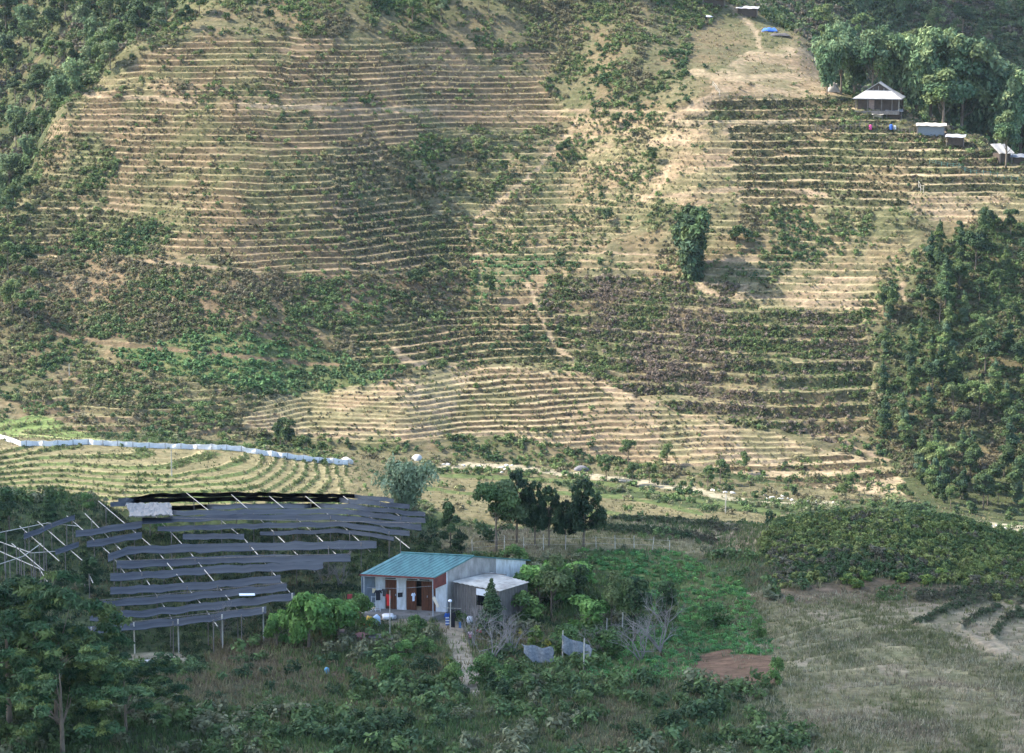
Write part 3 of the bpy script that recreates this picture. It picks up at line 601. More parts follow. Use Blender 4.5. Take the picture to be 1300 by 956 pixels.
P_MID = [(.09,.145,.055),(.115,.17,.065),(.07,.115,.05),(.14,.18,.08)]
P_PALE = [(.13,.18,.09),(.16,.20,.11),(.10,.15,.075),(.09,.13,.07)]
P_BAM = [(.12,.19,.10),(.16,.23,.125),(.09,.15,.08),(.17,.22,.11)]
P_BLUE = [(.055,.10,.06),(.07,.12,.075),(.09,.14,.085)]
TK = {}
def proto(key, *a, **k):
    if key not in TK: TK[key] = [make_tree(*a[:2], seed=s, **k) for s in a[2]]
    return TK[key]
USED = set()
def plant(key, x, y, s, label, cat, group=None, rz=None, z=None, sx=None):
    pr = TK[key][random.randrange(len(TK[key]))]
    if pr.name in USED: o = copy_tree(pr)
    else:
        un = [p for p in TK[key] if p.name not in USED]; o = un[0]; USED.add(o.name)
    o.location = (x, y, (H(x, y) if z is None else z) - .1); o.rotation_euler = (0, 0, random.uniform(0, 6.28) if rz is None else rz); o.scale = (s * (sx or 1), s * (sx or 1), s)
    for k_ in ('group',):
        if k_ in o: del o[k_]
    tag(o, label, cat, group); return o
# heights: every kind is 9 m high at scale 1
proto('broad', 'broad', 'broadleaf_tree', (11, 12, 13, 14), pal=P_MID, wd=3.4)
proto('dark', 'broad', 'broadleaf_tree', (15, 16, 17), pal=P_DARK, wd=3.0)
proto('pale', 'broad', 'broadleaf_tree', (18, 19, 20), pal=P_PALE, wd=3.2)
proto('conifer', 'column', 'conifer', (21, 22, 23, 24), pal=P_DARK + P_BLUE + P_MID, wd=2.5, base=.08, nleaf=3400, lsize=.27)
proto('bamboo', 'bamboo', 'bamboo_clump', (31, 32, 33), pal=P_BAM, wd=3.0, nleaf=4000, lsize=.27, parts=('stems', 'foliage'))
proto('bush', 'broad', 'bush', (41, 42, 43), pal=P_MID + P_DARK, h=3.0, wd=1.7, base=.0, nleaf=520, lsize=.34, parts=('stems', 'foliage'))

proto('bb', 'bamboo', 'bamboo_clump', (34, 35, 36), pal=P_BAM, wd=3.0, nleaf=6500, lsize=.24, parts=('stems', 'foliage'))
proto('bt', 'broad', 'broadleaf_tree', (25, 26), pal=P_MID + P_BAM, wd=3.0, nleaf=4500, lsize=.26)
TK['lone'] = [make_tree('bamboo', 'bamboo_clump', 37, pal=P_BLUE + P_DARK, wd=2.7, base=.0, nleaf=8000, lsize=.26, parts=('stems', 'foliage'))]
def poisson(mask, n, dmin, r, tries=60):
    lam = (mask * GA).ravel(); cdf = np.cumsum(lam / lam.sum()); pts = []
    for _ in range(n * tries):
        if len(pts) >= n: break
        k = int(np.searchsorted(cdf, r.uniform())); i, j = min(k // NC, NR-1), min(k % NC, NC-1); y = YR[i] + r.uniform(-.3, .3); x = y * CC[j] + r.uniform(-.8, .8)
        if all((x-a)**2 + (y-b)**2 > dmin*dmin for a, b in pts): pts.append((x, y))
    return pts
def forest(poly, n, dmin, kinds, scale, labels, seed, where=None, grp=None):
    r = np.random.default_rng(seed); m = inpoly(poly, UU, VV) & (where if where is not None else ~BEH)
    for (x, y) in poisson(m, n, dmin, r):
        key = kinds[r.integers(0, len(kinds))]; lab, cat = labels[key]; plant(key, x, y, r.uniform(*scale), lab, cat, grp + ', ' + cat if grp else None)
# wooded far slope, upper left
lb = dict(broad=('green round-crowned tree in the wood on the slope left behind the terraces', 'tree'), dark=('dark green tree in the wood on the slope left behind the terraces', 'tree'), pale=('pale green tree in the wood on the slope left behind the terraces', 'tree'), bamboo=('feathery bamboo clump in the wood on the slope left behind the terraces', 'bamboo clump'))
def forest2(poly, n, dmin, kinds, scale, phrase, where, grp, seed):
    words = dict(broad=('round green tree', 'tree'), dark=('dark green tree', 'tree'), pale=('pale green tree', 'tree'), bamboo=('plumed bamboo clump', 'bamboo clump'), conifer=('dark columnar conifer', 'conifer'), bush=('low round bush', 'bush'))
    r = np.random.default_rng(seed); m = inpoly(poly, UU, VV) & where
    for (x, y) in poisson(m, n, dmin, r):
        key = kinds[r.integers(0, len(kinds))]; a, cat = words[key]; plant(key, x, y, r.uniform(*scale), a + ' ' + phrase, cat, grp + ': ' + a + 's')
vis_beh = BEH & (YY < 720)
forest2([(-60,-60),(330,-60),(290,10),(200,60),(110,130),(50,240),(-60,330)], 135, 4.6, ['broad','dark','pale','broad','bamboo','dark'], (.55, 1.15), 'in the wood behind the terraced spur, upper left', vis_beh, 'trees of the wood behind the terraced spur', 51)
forest2([(1010,-60),(1420,-60),(1420,330),(1300,260),(1180,190),(1100,130),(1030,60)], 105, 5.6, ['dark','broad','dark','bamboo'], (.7, 1.25), 'on the shaded slope behind the pale-roofed farmhouse, upper right', vis_beh & (YY > 530), 'trees of the shaded slope behind the farmstead', 52)
forest2([(230,-40),(620,-40),(900,-40),(910,8),(700,30),(480,38),(300,34),(200,60),(160,95),(120,118),(150,70)], 46, 4.5, ['broad','pale','bush','dark','bush','broad'], (.45, .8), 'on the brow above the topmost terraces', ~BEH, 'growth on the brow above the terraces', 53)
forest2([(1120,430),(1180,320),(1230,300),(1200,420),(1190,640),(1150,620),(1105,540)], 24, 4.2, ['conifer','conifer','dark'], (.45, .8), 'standing apart at the left fringe of the steep stand', ~BEH, 'trees at the fringe of the steep stand', 64)
forest2([(1200,340),(1260,285),(1420,280),(1420,650),(1190,640),(1180,500)], 88, 4.0, ['conifer','conifer','conifer','dark','broad'], (.5, .95), 'in the dense stand on the steep slope, right edge', ~BEH, 'trees of the steep stand at the right edge', 54)
forest2([(1160,600),(1420,600),(1420,680),(1200,662)], 24, 3.2, ['broad','bush','dark','bush'], (.4, .9), 'at the foot of the steep stand beside the river bed', (YY > 372) & ~BEH, 'growth at the foot of the steep stand', 55)
forest2([(-60,300),(30,330),(60,400),(40,440),(-60,440)], 14, 3.5, ['dark','broad','bush'], (.4, .8), 'in the dark clump at the left end of the scrub slope', ~BEH, 'growth at the left end of the scrub slope', 56)
forest2([(0,195),(30,200),(60,270),(0,300),(-60,330),(-60,250)], 10, 3.5, ['dark','bush'], (.5, .8), 'where the terraces meet the wood, left edge', ~BEH, 'growth where the terraces meet the wood', 57)
forest2([(560,350),(620,345),(625,385),(540,400),(470,400),(480,365)], 14, 2.6, ['bush','dark','bush'], (.35, .6), 'in the thicket at the end of the big terraces beside the gully', ~BEH, 'growth in the thicket beside the gully', 58)
forest2([(330,560),(440,560),(470,575),(330,575)], 9, 2.6, ['bush','dark'], (.4, .75), 'behind the white net fence below the scrub slope', (YY > 385) & (YY < 412), 'growth behind the white net fence', 59)
forest2([(640,585),(900,590),(1160,630),(1160,650),(900,630),(640,600)], 22, 3, ['bush','broad'], (.35, .55), 'along the river bed below the lowest terraces', (YY > 376) & (YY < 410), 'growth along the river bed', 60)
forest2([(500,210),(640,190),(640,230),(560,270),(500,240)], 12, 3, ['bush','dark'], (.35, .55), 'in the hollow between the two terraced spurs', ~BEH, 'growth in the hollow between the spurs', 61)
def at_px(key, u, v, hpx, label, cat, group=None, ymin=150, ymax=900, sx=None, unit=9.0):
    x, y, z = ground_at(u, v, ymin, ymax); return plant(key, x, y, hpx / FPX * y / unit, label, cat, group, sx=sx)
# the single trees of the far slope
at_px('lone', 880, 354, 98, 'tall lone bamboo clump casting a long shadow on the open slope', 'bamboo clump', sx=1.35)
at_px('dark', 783, 162, 24, 'small lone tree just below the path across the slope', 'tree')
at_px('dark', 828, 210, 24, 'small dark tree beside the bare scar', 'tree')
at_px('dark', 714, 205, 26, 'small dark tree on the ditch bank between the spurs', 'tree')
at_px('bush', 770, 284, 18, 'single dark bush on the smooth pale slope', 'bush', unit=3)
at_px('bush', 935, 312, 24, 'dark bush to the right of the lone bamboo clump, the nearer of two', 'bush', unit=3)
at_px('bush', 950, 310, 18, 'lighter bush just right of the dark one by the lone bamboo', 'bush', unit=3)
at_px('dark', 1122, 400, 38, 'dark tree standing clear left of the steep stand by a path', 'tree')
at_px('bt', 1197, 166, 82, 'biggest round tree beside the pale-roofed farmhouse', 'tree', sx=1.4)
at_px('bt', 1277, 213, 76, 'sunlit olive tree with bare pale trunk at the end of the terraces', 'tree')
BB = [(1050,112,82),(1068,100,62),(1085,98,70),(1108,92,62),(1128,98,74),(1146,104,70),(1164,112,88),(1182,112,80),(1205,120,90),(1222,128,92),(1240,140,98),(1258,152,84),(1276,162,84),(1296,172,84),(1316,186,88),(1335,196,80)]
for k, (u, v, hp) in enumerate(BB):
    x, y, z = on_ray(u, v + 4, 506 + (k % 3) * 4); zt_ = z + hp / FPX * y; at = plant(['bb','bt'][k % 2], x, y, max(hp / FPX * y, zt_ - H(x, y)) / 9, ('tall plumed bamboo' if k % 2 == 0 else 'tall leafy tree') + ' in the line behind the pale-roofed farmhouse', 'bamboo clump' if k % 2 == 0 else 'tree', 'tall growth behind the farmhouse, ' + ('bamboo' if k % 2 == 0 else 'leafy trees'), sx=.95)
# ================================================================== foreground and built things
V3 = lambda *a: Vector(a)
def P(u, v, y): return Vector(on_ray(u, v, y))
def hit_above(u, v, hgt, y0=118., y1=215.):
    sx, sz = ray(u, v); ys = np.arange(y0, y1, .1); hh = H(sx * ys, ys)
    k_ = np.ones(15) / 15; hs = np.convolve(np.pad(hh, 7, mode='edge'), k_, 'valid')
    d = hs + hgt - (CAMZ + sz * ys); k = int(np.argmax(d > 0)) if (d > 0).any() else len(ys) - 1
    return Vector((float(sx * ys[k]), float(ys[k]), float(CAMZ + sz * ys[k])))
def world_thing(name, label, cat, at, group=None):
    r_ = empty(name, tuple(at)); tag(r_, label, cat, group); return r_
def wpart(mb, name, mat, root, smooth=False):
    """a mesh written in world coordinates, hung under its thing"""
    o_ = mb.build(name, mat, root, smooth=smooth); o_.location = tuple(-root.location[k] for k in range(3)); return o_

# ---------------------------------------------------------------- the near house with the teal roof
TEAL = simple('teal roof sheet', (.08, .205, .20), (.045, .12, .125), .5, 1.3, .05, spec=.4, stretch=(1.6, .35, 1)); RUST = simple('rusty red sheet', (.22, .06, .045), (.12, .035, .03), .7, 3)
PLAS = simple('whitewashed plaster', (.76, .77, .79), (.46, .45, .43), .9, 1.3, .3, stretch=(2.2, 2.2, .7)); PLASB = simple('grey render', (.42, .40, .38), (.20, .19, .18), .95, 1.4, .4, stretch=(1, 1, .5))
WOODD = simple('varnished brown boards', (.16, .06, .03), (.085, .035, .02), .55, 5, .2, stretch=(3, 3, .5)); DARK = simple('painted interior shade', (.02, .02, .02), (.012, .012, .012), .9)  # boards darkened for the deep porch shade; near-black stands for unlit interior
STEEL = simple('galvanised steel', (.45, .47, .5), (.32, .34, .36), .45, 8, metal=.3); CONC = simple('worn concrete', (.30, .28, .25), (.20, .18, .16), .95, 1.5, .3)
OLDW = simple('weathered boards', (.21, .19, .17), (.10, .09, .085), .9, 3, .5, stretch=(4, 4, .4)); FIBRE = simple('cement sheet', (.52, .50, .44), (.24, .22, .19), .9, .9, .3)
ER = P(549, 733.6, 167.2); th, ph = R(11), R(38)
fv = V3(-math.cos(th), math.sin(th), 0); dv = V3(math.sin(ph), math.cos(ph), 0); HL = 5.22; D1, D2 = 4.55, 6.75; HE = 2.95; FZ = ER.z - HE
house = world_thing('farmhouse', 'farmhouse with teal sheet roof, white front wall and brown board doors', 'house', (ER.x, ER.y, FZ))
def hp(a, b, z): return V3(ER.x, ER.y, FZ) + fv * a + dv * b + V3(0, 0, z)
def hexa(mb, a0, a1, b0, b1, z0, z1):
    c = [hp(a, b, z) for a in (a0, a1) for b in (b0, b1) for z in (z0, z1)]
    return mb.add(c, [(0,1,3,2),(4,6,7,5),(0,4,5,1),(2,3,7,6),(0,2,6,4),(1,5,7,3)])
def roofz(b): return HE + (.67 * b / D1 if b <= D1 else .67 - 1.65 * (b - D1) / D2)
B0 = 1.5
wpart(hexa(MB(), -.1, HL + .1, -.1, D1 + D2 - .3, -1.2, .10), 'foundation', CONC, house)
def fx(x): return (628 - x) / (628 - 160) * (HL)            # along the facade, from the enlarged view
m = MB(); zt = 2.62
for x0, x1, za, zb in ((160,222,.1,zt),(222,302,2.30,zt),(302,362,.1,zt),(362,560,2.32,zt),(560,628,.1,zt)): hexa(m, fx(x1), fx(x0), B0, B0 + .18, za, zb)
hexa(m, 0, HL, B0 + .004, B0 + .17, zt + .002, roofz(B0) - .05); wpart(m, 'front_wall', PLAS, house)
m = MB(); seq = [(B0 + .19, .1)] + [(b, roofz(b) - .06) for b in (B0 + .19, D1, 7.3)] + [(7.3, .1)]; n = len(seq)
m.add([hp(0, b, z) for b, z in seq] + [hp(.2, b, z) for b, z in seq], [tuple(range(n))[::-1], tuple(range(n, 2*n))] + [(i, (i+1) % n, n + (i+1) % n, n + i) for i in range(n)]); wpart(m, 'gable_wall', PLASB, house)
m = MB(); seq = [(7.31, .1), (7.31, roofz(7.31) - .06), (D1 + D2 - .4, roofz(D1 + D2 - .4) - .06), (D1 + D2 - .4, .1)]; n = 4
m.add([hp(.01, b, z) for b, z in seq] + [hp(.2, b, z) for b, z in seq], [tuple(range(n))[::-1], tuple(range(n, 2*n))] + [(i, (i+1) % n, n + (i+1) % n, n + i) for i in range(n)]); wpart(m, 'rear_side_wall', PLAS, house)
m = MB(); hexa(m, HL - .2, HL, B0 + .19, D1 + D2 - .4, .1, 1.9); hexa(m, .21, HL - .21, D1 + D2 - .6, D1 + D2 - .4, .1, 1.85); wpart(m, 'rear_wall', PLASB, house)
m = MB(); hexa(m, .25, HL - .25, B0 + 1.3, B0 + 1.4, .12, 2.6); wpart(m, 'inner_shade_sheet', DARK, house)  # near-black sheet standing in for the shade behind the doors
def door(x0, x1, name, lab=None):
    d_ = MB(); a0, a1 = fx(x1) + .015, fx(x0) - .015; hexa(d_, a0, a1, B0 + .06, B0 + .11, .12, 2.28); k = max(2, int((a1 - a0) / .16)); w_ = (a1 - a0) / k
    for i in range(k): hexa(d_, a0 + i*w_ + .012, a0 + (i+1)*w_ - .012, B0 + .03, B0 + .059, .16, 2.24)
    o_ = wpart(d_, name, WOODD, house)
    h_ = MB(); hexa(h_, a0 + .06, a0 + .09, B0 - .02, B0 + .028, 1.1, 1.25); q_ = h_.build('handle', STEEL, o_)
    return o_
for x0, x1 in ((222, 302), (362, 428), (462, 512), (512, 558)): door(x0, x1, 'door')
m = MB(); hexa(m, fx(296), fx(228), B0 - .03, B0 - .002, 2.36, 2.56); hexa(m, fx(440), fx(372), B0 - .03, B0 - .002, 2.36, 2.56); hexa(m, fx(520), fx(455), B0 - .03, B0 - .002, 2.36, 2.56); wpart(m, 'vent_shade_plate', DARK, house)  # near-black plates on the wall, painted shade in place of real openings
# roof: front and rear slopes with raised seams
def slope(b0, b1, name, step=.36):
    d_ = MB(); A0, A1 = -.12, HL + .12; T = .05
    c = [hp(A0, b0, roofz(b0)), hp(A1, b0, roofz(b0)), hp(A1, b1, roofz(b1)), hp(A0, b1, roofz(b1))]; d_.add(c + [p - V3(0, 0, T) for p in c], [(0,3,2,1),(4,5,6,7),(0,1,5,4),(1,2,6,5),(2,3,7,6),(3,0,4,7)])
    a = A0 + .02
    while a < A1 - .05:
        c = [hp(a, b0 + .01, roofz(b0) + .002), hp(a + .05, b0 + .01, roofz(b0) + .002), hp(a + .05, b1 - .01, roofz(b1) + .002), hp(a, b1 - .01, roofz(b1) + .002)]; d_.add(c + [p + V3(0, 0, .035) for p in c], [(0,3,2,1)[::-1],(4,5,6,7)[::-1],(0,1,5,4)[::-1],(1,2,6,5)[::-1],(2,3,7,6)[::-1],(3,0,4,7)[::-1]]); a += step
    return wpart(d_, name, TEAL, house)
rf = slope(0, D1, 'roof'); slope(D1 + .003, D1 + D2, 'rear_roof')
m = MB(); m.tube([hp(-.12, D1, .71 + HE), hp(HL + .12, D1, .71 + HE)], .07, 6); wpart(m, 'ridge_cap', TEAL, house)
m = MB(); hexa(m, -.12, HL + .12, -.03, -.005, HE - .10, HE + .02); wpart(m, 'fascia', RUST, house)
m = MB(); c = [hp(-.05, .05, HE - .85), hp(-.05, B0 - .02, HE - .75), hp(-.05, B0 - .02, roofz(B0) - .07), hp(-.05, .05, HE - .06)]; m.slab(c, .03); wpart(m, 'gable_board', RUST, house)
m = MB(); c = [hp(HL + .02, .05, .3), hp(HL + .02, B0 - .02, .3), hp(HL + .02, B0 - .02, roofz(B0) - .07), hp(HL + .02, .05, HE - .06)]; m.slab(c, .03); wpart(m, 'side_panel', simple('blue grey sheet', (.22, .27, .32), (.15, .18, .22), .6, 2), house)
for a in (.05, HL - .1, ): m = MB(); m.tube([hp(a, .12, -.4), hp(a, .12, HE - .055)], .05, 8); wpart(m, 'porch_post', STEEL, house)
m = MB(); hexa(m, 0, HL, .08, .16, HE - .17, HE - .06); wpart(m, 'porch_beam', STEEL, house)
# porch slab
# ---------------------------------------------------------------- lean-to
A_, B_, C_, D_ = P(573, 738, 168.6), P(634, 750.5, 166.4), P(672, 739, 169.4), P(624, 726.5, 171.8)
gz = FZ; shed = world_thing('lean_to_shed', 'low board shed with pale cement sheet roof against the side wall of the teal-roofed farmhouse', 'shed', (A_.x, A_.y, gz))
m = MB(); nn = 14
def rfp(i, j): p = A_.lerp(B_, i).lerp(D_.lerp(C_, i), j); return p + V3(0, 0, .02 * math.sin(i * 60))
m.grid(rfp, 84, 6, .03); wpart(m, 'roof', FIBRE, shed)
inn = lambda p, q, t: p.lerp(q, t)
cen = (A_ + B_ + C_ + D_) / 4; q4 = [p.lerp(cen, .07) for p in (A_, B_, C_, D_)]
for nm, (p, q) in dict(front_wall=(q4[0], q4[1]), side_wall=(q4[1], q4[2])).items():
    L_ = (q - p).length; k = int(L_ / .19); m = MB(); zb = gz - .4
    for i in range(k):
        if nm == 'front_wall' and .50 < (i + .5) / k < .76:
            for za, ze in ((zb, gz + .85), (gz + 1.95, None)):
                a, b = p.lerp(q, i/k + .004), p.lerp(q, (i+1)/k - .004); t1 = (ze if ze is not None else min(a.z, b.z) - .05)
                m.slab([V3(a.x, a.y, za), V3(b.x, b.y, za), V3(b.x, b.y, t1), V3(a.x, a.y, t1)], .03 + .01 * (i % 2))
            continue
        a, b = p.lerp(q, i/k + .004), p.lerp(q, (i+1)/k - .004); m.slab([V3(a.x, a.y, zb), V3(b.x, b.y, zb), V3(b.x, b.y, b.z - .06), V3(a.x, a.y, a.z - .06)], .03 + .012 * (i % 2))
    wpart(m, nm, OLDW, shed)
m = MB(); a, b = q4[0].lerp(q4[1], .48), q4[0].lerp(q4[1], .78); off = V3(.15, .7, 0); m.slab([V3(a.x, a.y, gz) + off, V3(b.x, b.y, gz) + off, V3(b.x, b.y, gz + 2.2) + off, V3(a.x, a.y, gz + 2.2) + off], .03); wpart(m, 'window_shade_sheet', DARK, shed)  # near-black sheet standing in for the shade inside the window gap
m = MB(); off = V3(-.02, -.08, 0); a, b = q4[0].lerp(q4[1], .50), q4[0].lerp(q4[1], .77); m.slab([V3(a.x, a.y, gz + 1.62) + off, V3(b.x, b.y, gz + 1.62) + off, V3(b.x, b.y, gz + 2.1) + off, V3(a.x, a.y, gz + 2.1) + off], .02); wpart(m, 'window_flap', simple('white sheet', (.75, .77, .8), (.6, .62, .66), .6), shed)
for p in q4[:3]: m = MB(); m.tube([V3(p.x, p.y - .06, gz - .5), V3(p.x, p.y - .06, p.z - .04)], .05, 6); wpart(m, 'post', OLDW, shed)
for i in range(4): pass
# things lying on the sheet roof: two poles
m = MB(); a, b = A_.lerp(D_, .75) + V3(0, 0, .1), C_.lerp(D_, .6) + V3(0, 0, .1); m.tube([a, a.lerp(b, .5) + V3(0, 0, .03), b], .035, 6); o = m.build('bamboo_pole', OLDW); o = tag(o, 'grey bamboo pole lying on the cement sheet roof', 'pole')

# ---------------------------------------------------------------- shade-net frame over the seed beds
NETM = simple('black shade cloth', (.030, .039, .050), (.018, .024, .032), .75, .8, .2, spec=.2, stretch=(.3, 2, 1)); POLEM = simple('pale bamboo poles', (.54, .51, .44), (.34, .31, .26), .7, 3)
SHGT = 2.35
a0 = hit_above(240, 720, 0); net = world_thing('shade_net_frame', 'wide pole frame carrying long strips of black shade cloth over the seed beds', 'shade frame', a0)
def sag_strip(pts, w, seed):
    r_ = np.random.default_rng(seed); cen = []
    for (u0, v0), (u1, v1) in zip(pts[:-1], pts[1:]):
        k = max(2, int(abs(u1 - u0) / 9))
        for i in range(k + (1 if (u1, v1) == pts[-1] else 0)): cen.append((u0 + (u1-u0)*i/k, v0 + (v1-v0)*i/k))
    up, lo_ = [], []
    for i, (u, v) in enumerate(cen):
        j = r_.normal(0, .35); sg = -.06 * (.5 - .5 * math.cos(i * 1.25)); t_ = w * (1 + .10 * r_.normal())
        up.append(hit_above(u, v - t_ / 2 + j, SHGT) + V3(0, 0, sg)); lo_.append(hit_above(u, v + t_ / 2 + j, SHGT) + V3(0, 0, sg * 1.4 - .12))
    m_ = MB(); n_ = len(up); V_ = []
    for k in range(5):
        t_ = k / 4
        V_ += [lo_[i].lerp(up[i], t_) + V3(0, 0, -.14 * math.sin(math.pi * t_)) for i in range(n_)]
    m_.add(V_ + [p - V3(0, 0, .012) for p in V_], []); nn_ = len(V_); F_ = []
    for k in range(4):
        for i in range(n_ - 1): a = k*n_+i; F_ += [(a, a+1, a+n_+1, a+n_), (a+nn_, a+n_+nn_, a+n_+1+nn_, a+1+nn_)]
    for i in range(n_ - 1): F_ += [(i+1, i, i+nn_, i+1+nn_), (4*n_+i, 4*n_+i+1, 4*n_+i+1+nn_, 4*n_+i+nn_)]
    m_.F = F_; return wpart(m_, 'shade_cloth', NETM, net, True)
ROWS = [([(110,799),(230,787),(338,773)], 7.5), ([(114,783),(250,770),(374,755)], 7.5), ([(118,767),(240,756),(364,744)], 7.5), ([(140,749),(250,742),(356,733)], 7.5), ([(140,732),(270,722),(410,716)], 8),
 ([(148,716),(300,708),(445,707)], 8), ([(137,707),(162,697),(300,693),(478,690)], 8.5), ([(110,690),(180,678)], 7), ([(232,680),(310,679)], 5), ([(96,677),(180,664)], 7),
 ([(330,676),(430,672),(500,682)], 3), ([(200,670),(330,666),(430,664),(520,676)], 4.5), ([(180,660),(300,655),(430,655),(535,668)], 5.5), ([(215,650),(330,648),(440,648),(540,660)], 4.5), ([(215,643.5),(330,641),(440,641),(540,652)], 4), ([(140,640),(180,634),(330,632),(440,634),(520,642)], 4), ([(150,634),(200,627.5),(330,626),(440,628),(500,634)], 3),
 ([(30,680),(60,668),(95,655)], 5), ([(70,700),(100,689)], 5)]
for i, (pts, w_) in enumerate(ROWS): sag_strip(pts, w_ * .98, 900 + i)
RAFT = [[(15,690),(60,728)], [(25,668),(75,712)], [(48,662),(105,712),(118,740)], [(85,655),(142,705),(160,730)], [(108,652),(175,720),(215,780),(222,795)], [(125,636),(200,700),(262,775),(276,795)], [(183,640),(240,700),(300,772),(310,786)], [(237,626),(310,684),(368,752)], [(294,628),(340,668),(400,726)], [(342,630),(400,678),(428,705)], [(388,630),(440,672),(470,700)], [(436,630),(490,672),(520,696)], [(476,632),(530,672)], [(52,690),(30,706),(0,716)], [(0,688),(40,702),(70,700)], [(0,700),(50,722),(60,738)], [(0,676),(60,664),(100,668)]]
for k, pts in enumerate(RAFT):
    m = MB(); m.tube([hit_above(u, v, SHGT - .36) for u, v in pts], .036, 5); wpart(m, 'rafter', POLEM, net)
    for (u0, v0), (u1, v1) in zip(pts[:-1], pts[1:]):
        for t_ in (.12, .6):
            p = hit_above(u0 + (u1-u0)*t_, v0 + (v1-v0)*t_, SHGT + .04); gz_ = H(p.x, p.y); m = MB(); m.tube([V3(p.x, p.y, gz_ - .3), V3(p.x + .03, p.y, p.z + .02)], .04, 5); wpart(m, 'post', OLDW, net)
for u, v in ((170, 792), (226, 788), (334, 773), (371, 755), (116, 798), (282, 782)):
    p = hit_above(u, v, SHGT); m = MB(); m.tube([V3(p.x, p.y, H(p.x, p.y) - .3), V3(p.x, p.y, p.z + .1)], .055, 6); wpart(m, 'post', POLEM, net)
for (u0, v0), (u1, v1) in (((112,796),(338,770)), ((116,763),(364,740)), ((150,712),(445,703)), ((180,657),(535,664))):
    m = MB(); m.tube([hit_above(u0 + (u1-u0)*i/8, v0 + (v1-v0)*i/8, SHGT - .05) for i in range(9)], .03, 4); wpart(m, 'purlin', OLDW, net)
# straw mat
STRAW = simple('old straw', (.40, .37, .33), (.20, .18, .16), .95, 14, .8, stretch=(1, 3, 1))
c = [hit_above(u, v, SHGT + .32) for u, v in ((165, 655), (219, 653), (216, 638.5), (160, 638.5))]; rr = np.random.default_rng(5)
m = MB(); m.grid(lambda i, j: c[0].lerp(c[1], i).lerp(c[3].lerp(c[2], i), j) + V3(rr.normal(0, .05), rr.normal(0, .05), rr.normal(0, .05)), 26, 12, .12); o = m.build('straw_mat', STRAW); tag(o, 'grey straw mat lying on the back of the shade-cloth frame', 'straw mat')

# ---------------------------------------------------------------- white net fence across the valley fields
WNET = simple('white netting', (.78, .79, .80), (.62, .64, .66), .8, .8, .3)
FP = [(-60,549),(0,556),(27,565),(61,565),(112,563),(162,566),(203,568),(250,569),(288,570),(325,575),(365,581),(406,586),(442,589)]
dense = []
for (u0, v0), (u1, v1) in zip(FP[:-1], FP[1:]):
    k = max(2, int((u1 - u0) / 6))
    for i in range(k): dense.append((u0 + (u1-u0)*i/k, v0 + (v1-v0)*i/k))
dense.append(FP[-1]); gp = []
for u, v in dense:
    y_ = np.interp(u, [-60, 0, 100, 200, 300, 400, 442], [388, 388, 389, 390, 392, 394, 394]); gp.append(V3(*ground_at(u, v + 1.5, 345)))
fence = world_thing('net_fence', 'long white netting fence winding across the valley fields below the scrub slope', 'fence', gp[0]); rr = np.random.default_rng(8)
m = MB(); n = len(gp); top = [g_ + V3(rr.normal(0, .03), rr.normal(0, .03), 0.82 + (.08 if i % 3 == 0 else -.04) + rr.normal(0, .03)) for i, g_ in enumerate(gp)]; mid = [g_.lerp(t_, .5) + V3(0, rr.normal(0, .04), 0) for g_, t_ in zip(gp, top)]
Vv = [g_ - V3(0, 0, .1) for g_ in gp] + mid + top; Vb = [p + V3(0, .03, 0) for p in Vv]; Ff = []
for k in range(2):
    for i in range(n - 1): a = k*n+i; Ff += [(a, a+1, a+1+n, a+n), (a+3*n, a+n+3*n, a+1+n+3*n, a+1+3*n)]
for i in range(n - 1): Ff.append((2*n+i, 2*n+i+1, 5*n+i+1, 5*n+i))
m.add(Vv + Vb, Ff); wpart(m, 'netting', WNET, fence)
for i in range(0, n, 3): m = MB(); m.tube([gp[i] + V3(0, -.06, -.2), top[i] + V3(0, -.06, .04)], .035, 5); wpart(m, 'post', OLDW, fence)

# ---------------------------------------------------------------- farmhouse on the far spur
FH = V3(*ground_at(1116, 134, 480)) - V3(0, 0, .9); fh = world_thing('stilt_farmhouse', 'farmhouse with pale grey roof and dark gable on the far spur beside the bamboo', 'house', FH); fh.rotation_euler = (0, 0, R(-14))
PROOF = simple('pale old roofing', (.38, .37, .36), (.23, .22, .21), .8, 1.2, .3, stretch=(1, 1, .5)); DWOOD = simple('dark old timber', (.085, .065, .05), (.05, .04, .035), .85, 2, .4)
m = MB(); e, w_, dd = 2.5, 5.0, 4.6; g1, g2, gy, ap, ay = 4.0, 2.6, -2.3, 5.7, 3.4
c = [V3(-w_, -dd, e), V3(w_, -dd, e), V3(w_, dd, e), V3(-w_, dd, e), V3(-g2, gy, g1), V3(g2, gy, g1), V3(0, gy - .1, ap), V3(g2, -gy, g1), V3(-g2, -gy, g1), V3(0, -gy + .1, ap)]
for f_ in ((0, 1, 5, 4), (1, 2, 7, 9, 6, 5), (2, 3, 8, 7), (3, 0, 4, 6, 9, 8)):
    q_ = [c[k] for k in f_]; n_ = len(q_); ce = sum(q_, V3(0, 0, 0)) / n_; m.add(q_ + [p - V3(0, 0, .14) for p in q_], [tuple(range(n_)), tuple(range(n_, 2*n_))[::-1]] + [(i, (i+1) % n_, n_ + (i+1) % n_, n_ + i)[::-1] for i in range(n_)])
m.build('roof', PROOF, fh)
m = MB(); m.add([V3(-g2+.15, gy + .25, g1 - .1), V3(g2-.15, gy + .25, g1 - .1), V3(0, gy + .25, ap - .25), V3(-g2+.15, gy + .35, g1 - .1), V3(g2-.15, gy + .35, g1 - .1), V3(0, gy + .35, ap - .25)], [(0,1,2),(5,4,3),(0,3,4,1),(1,4,5,2),(2,5,3,0)]); m.build('gable', DWOOD, fh)
m = MB(); 
